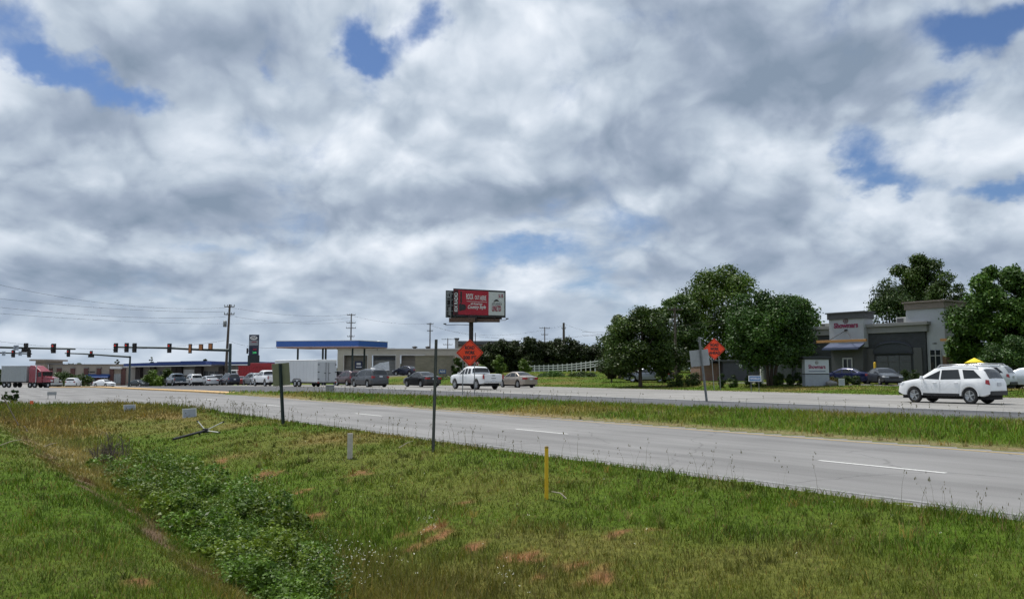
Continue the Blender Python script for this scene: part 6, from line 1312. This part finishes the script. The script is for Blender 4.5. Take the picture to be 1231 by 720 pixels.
# ================================================================== traffic signals
M_sigb = pm('black_signal_housing', (.016, .016, .018), .6); M_lr = pm('red_signal_lens_lit', (.5, .02, .02), .3, emit=(1, .05, .03, .3)); M_off = pm('unlit_signal_lens', (.06, .05, .04), .3); M_sigy = pm('amber_brown_signal_back', (.42, .17, .06), .6); M_border = pm('reflective_backplate_border', (.55, .53, .47), .6)
def sig_head(x, y, z, label, Y, red=True, back=False, dog=False, hh=1.15, hw=.42):
    root = empty('traffic_light', (x, y, z), 0, label, 'traffic light', 'traffic lights over the junction')
    q = MB()
    if dog: q.bx(-.24, .24, -.1, .16, .02, .62); q.bx(-.52, .52, -.1, .16, -.62, .02)
    else: q.bx(-hw / 2, hw / 2, -.1, .16, -hh / 2, hh / 2)
    q.build('housing', M_sigy if back else M_sigb, root, .02)
    if not dog: q = MB(); q.bx(-hw / 2 - .12, hw / 2 + .12, .165, .18, -hh / 2 - .12, hh / 2 + .12); q.build('backplate', M_sigb, root)
    if not back:
        n = [(0, .32)] + [(sx * .26, zz) for sx in (-1, 1) for zz in (-.14, -.46)] if dog else [(0, hh * .31), (0, 0), (0, -hh * .31)]
        for i, (a, b) in enumerate(n):
            q = MB(); q.lathe((a, -.11, b), (0, -1, 0), [(0, .001), (.025, .08), (0, .14), (-.02, .14)], 14); l_ = q.build('lens', M_lr if (i == 0 and red) else M_off, root)
            q = MB(); q.add([(a + .16 * math.cos(w), yy, b + .16 * math.sin(w)) for w in np.linspace(0, math.pi, 8) for yy in (-.11, -.34)], [(2 * j, 2 * j + 1, 2 * j + 3, 2 * j + 2) for j in range(7)]); q.build('visor', M_sigb, l_)
    q = MB(); q.tube([(0, .1, 0), (0, .26, 0)], .04, 6); q.build('bracket', M_steel, root)
def mast(pxp, Y, top, arm, label, base_r=.19, extra=None, pole_vis=True, Yend=None):
    """arm: list of (px,row,Y) from the pole outwards"""
    g = G(pxp, Y, True); root = empty('signal_mast', g, 0, label, 'signal mast'); q = MB(); q.lathe((0, 0, -.2), (0, 0, 1), [(0, base_r * 1.3), (.3, base_r * 1.3), (.32, base_r), (Hz(top, Y) - g.z + .2, base_r * .8)], 14); q.build('pole', M_steel, root)
    pts = [Vector((ux(a, yy, Hz(b, yy)), yy, Hz(b, yy))) - g for a, b, yy in arm]; n = len(pts); q = MB(); q.tube(pts, [base_r * .85 - base_r * .35 * i / max(1, n - 1) for i in range(n)], 8); q.build('mast_arm', M_steel, root); return root
mast(275.5, 121, 413, [(275.5, 421, 121), (240, 420.2, 121), (200, 418.2, 121), (140, 417.2, 121)], 'thick dark signal pole with a long arm beside the tall utility pole', .24)
for px, row, rd, bk, lb in ((138.5, 418, True, False, 'traffic light at the tip of the long arm'), (151.5, 417.8, True, False, 'red lit traffic light second from the tip of the long arm'), (161, 418, False, False, 'traffic light third from the tip of the long arm'), (203, 418.4, True, False, 'lone traffic light at the middle of the long arm'), (228, 419, False, True, 'amber brown traffic light back nearest the middle light')):
    sig_head(ux(px, 120.6, Hz(row, 120.6)), 120.6, Hz(row, 120.6), lb, 121, rd, bk, hh=1.12, hw=.40 if not bk else .28)
for px, row, lb in ((241, 417.6, 'amber brown signal back second from the thick pole'), (252.5, 416.5, 'orange signal back closest to the thick pole')):
    sig_head(ux(px, 120.6, Hz(row, 120.6)), 120.6, Hz(row, 120.6), lb, 121, False, True, hh=.7, hw=.42)
mast(155, 158, 428, [(155, 429, 158), (125, 427, 158), (100, 425.3, 158), (78, 424.6, 158)], 'smaller dark signal pole with an arm reaching left', .21)
sig_head(ux(81.7, 157.6, Hz(424.6, 157.6)), 157.6, Hz(424.6, 157.6), 'red lit traffic light at the tip of the smaller arm', 158, True, False, hh=1.1, hw=.42)
sig_head(ux(109.5, 157.6, Hz(425.6, 157.6)), 157.6, Hz(425.6, 157.6), 'five lamp traffic light in the middle of the smaller arm', 158, True, False, dog=True)
mast(-45, 112, 412, [(-45, 416, 112), (0, 417.5, 112), (45, 418.6, 112), (90.5, 419.6, 112)], 'upper signal arm entering from the left border', .2)
sig_head(ux(63.5, 111.6, Hz(418.7, 111.6)), 111.6, Hz(418.7, 111.6), 'traffic light near the tip of the upper left arm', 112, True, False, hh=1.05, hw=.42)
sig_head(ux(31, 111.6, Hz(418, 111.6)), 111.6, Hz(418, 111.6), 'five lamp traffic light on the upper left arm', 112, False, False, dog=True)
mast(-60, 150, 420, [(-60, 422, 150), (0, 424, 150), (38, 425.3, 150)], 'lower signal arm entering from the left border', .2)
for px, lb in ((15.3, 'red lit traffic light in the middle of the lower left arm'), (34.3, 'red lit traffic light at the tip of the lower left arm')):
    sig_head(ux(px, 149.6, Hz(425, 149.6)), 149.6, Hz(425, 149.6), lb, 150, True, False, hh=1.12, hw=.42)
for px, row, Y, w, h, lb in ((19.2, 418, 111.5, .68, .68, 'small square grey sign on the upper left arm'), (4.4, 425, 149.5, .62, .78, 'small lane sign nearest the border on the lower left arm'), (24.2, 425, 149.5, .62, .75, 'small lane sign between the two lights on the lower left arm')):
    z = Hz(row, Y); rt = empty('lane_sign', (ux(px, Y, z), Y, z), 0, lb, 'road sign'); q = MB(); q.box((0, 0, 0), (w, .03, h)); b = q.build('panel', pm('pale_blue_grey_sign', (.33, .37, .42), .6), rt); q = MB(); q.tube([(-.12, -.03, -.2), (-.12, -.03, .1), (.14, -.03, .18)], .035, 5); q.build('arrow', M_ink, b)

# ================================================================== fuel price sign
def price():
    Y = 150; g = G(304, Y, True); rt = empty('fuel_price_sign', g, 0, 'tall dark blue fuel price sign with an oval emblem and green digits', 'price sign'); Z = lambda r: Hz(r, Y) - g.z; k = Y / 1000
    Mn = pm('navy_sign_panel', (.012, .02, .05), .5); Mgr = pm('grey_sign_panel', (.25, .27, .29), .5)
    q = MB(); q.bx(-.86, .86, -.2, .2, Z(427), Z(402.3)); q.build('panel', Mn, rt, .03); q = MB(); q.bx(-1.0, 1.0, -.22, .22, -.2, Z(427)); q.build('base', pm('dark_green_base', (.02, .03, .035), .7), rt)
    q = MB(); q.bx(-.80, .80, -.23, -.2, Z(415.3), Z(409)); q.build('logo_panel', Mgr, rt)
    q = MB(); n = 22; cz = Z(406.2); q.add([(.68 * math.cos(2 * math.pi * i / n), -.24, cz + .36 * math.sin(2 * math.pi * i / n)) for i in range(n)], [tuple(range(n))]); q.build('oval_emblem', pm('white_box', (.7, .7, .7)), rt)
    q = MB(); q.tube([(-.4, -.26, cz - .02), (-.1, -.26, cz + .12), (.1, -.26, cz - .05), (.42, -.26, cz + .14)], .07, 5); q.build('emblem_stroke', M_ink, rt); q = MB(); q.bx(-.35, .5, -.26, -.23, Z(411.6), Z(410.6)); q.build('red_bar', pm('dark_red_bar', (.25, .02, .04)), rt)
    text_mesh('2.89', .42, pm('green_digits', (.05, .5, .12), .5, emit=(.1, .9, .3, .25)), 'digits', rt, (.2, -.22, Z(424)), STAND, width=.7, bold=.02); q = MB(); q.bx(-.1, .55, -.215, -.2, Z(421), Z(419)); q.build('red_digits', pm('dark_red_bar', (.25, .02, .04)), rt)
    q = MB(); q.bx(-1.3, -1.02, -.1, .1, Z(425), Z(418.5)); q.build('side_box', M_sigb, rt); q = MB(); q.bx(-1.05, -.8, -.05, .05, Z(422), Z(421)); q.build('side_arm', M_sigb, rt)
price()

# ================================================================== utility poles and wires
def upole(px, Y, top, label, arms=((0, 2.4),), lean=0.0, r=.17, trans=False, road=False, name='utility_pole', base=None):
    g = G(px, Y, road); 
    h = Hz(top, Y) - g.z; rt = empty(name, g, 0, label, 'utility pole', 'utility poles along the highway'); q = MB(); q.tube([(0, 0, -.5), (lean * .5, 0, h * .5), (lean, 0, h)], [r * 1.15, r, r * .75], 9); q.build('pole', M_pole, rt)
    for dz, w in arms:
        q = MB(); q.box((lean, -.12, h - .35 - dz), (w, .10, .13)); c = q.build('crossarm', M_pole, rt)
        for f in (-.48, -.2, .2, .48): q = MB(); q.lathe((lean + w * f, -.12, h - .28 - dz), (0, 0, 1), [(0, .03), (.06, .07), (.12, .05), (.2, .07), (.26, .02)], 8); q.build('insulator', M_galv, c)
    if trans: q = MB(); q.lathe((lean * .6 - .5, 0, h * .72), (0, 0, 1), [(0, .05), (.02, .26), (.9, .26), (.95, .05)], 12); q.build('transformer', M_galv, rt)
    return g, h
g1, h1 = upole(270.5, 124, 366, 'tall double crossarm utility pole beside the signal pole', ((0, 1.5), (1.15, 1.5)), lean=.35, r=.19, trans=True, road=True)
g2, h2 = upole(421, 190, 377, 'utility pole rising behind the fuel canopy', ((0, 1.9), (1.8, 2.0), (3.0, 2.2), (4.9, 1.6)))
g3, h3 = upole(516.5, 205, 388, 'plain utility pole behind the garage roof', ((0, 1.6), (1.7, 1.4)))
g4, h4 = upole(538, 250, 406.5, 'distant H shaped utility pole over the tan wall', ((0, 3.6), (1.6, 2.8)))
g5, h5 = upole(655, 240, 393, 'distant utility pole over the evergreen screen', ((0, 3.0), (1.9, 1.9)))
g6, h6 = upole(678, 165, 388, 'thick utility pole with a guy wire behind the evergreen screen', ((.8, .8),), r=.28)
g7, h7 = upole(812.5, 108, 369, 'utility pole with a transformer in front of the tall rounded tree', ((0, 1.9), (.9, .9)), trans=True)
upole(519.5, 140, 408, 'short dark pole at the end of the garage', ((.3, .3),), r=.11) if False else None
WN = ['top wire from the left border to the tall utility pole', 'second wire from the left border to the tall utility pole', 'third wire sagging from the left border', 'lowest wire passing the signal arms', 'fourth wire from the left border, below the third', 'wire between the tall pole and the pole behind the canopy', 'lower wire between the tall pole and the pole behind the canopy',
      'low wire from the tall pole to the canopy', 'wire from the canopy pole to the pole behind the garage', 'wire running right behind the billboard', 'guy wire dropping right from the thick pole', 'wire crossing in front of the dark trees', 'second wire crossing in front of the dark trees', 'low wire over the garage roof', 'wire from the thick pole to the left']
WL = [((-60, 328, 92), (271, 370, 124), 1.4), ((-60, 352, 92), (271, 375, 124), .6), ((-60, 362, 95), (271, 381, 124), .8), ((-60, 401, 100), (271, 409, 124), 1.6), ((-60, 372, 95), (421, 382, 190), 1.5), ((272, 369, 124), (421, 378, 190), .8), ((272, 379, 124), (421, 386, 190), .9), ((272, 408.6, 124), (333, 418, 112), .4),
      ((421, 379, 190), (516, 389, 205), .8), ((516, 390, 205), (812, 386, 108), 3.0), ((678, 389, 165), (738, 405, 112), .3), ((700, 399, 112), (905, 374, 100), .8), ((700, 403, 112), (905, 381, 100), .8), ((421, 413, 190), (548, 421, 150), .4), ((516, 391, 205), (678, 391, 165), 2.2)]
for (a, b, sag), lb in zip(WL, WN):
    A = Vector((ux(a[0], a[2], Hz(a[1], a[2])), a[2], Hz(a[1], a[2]))); B = Vector((ux(b[0], b[2], Hz(b[1], b[2])), b[2], Hz(b[1], b[2]))); n = 22
    pts = [A.lerp(B, i / n) - Vector((0, 0, sag * 4 * (i / n) * (1 - i / n))) for i in range(n + 1)]; q = MB(); q.tube(pts, .015, 5, False); o = q.build('overhead_wire', M_wire); tag(o, lb, 'wire', 'overhead wires')
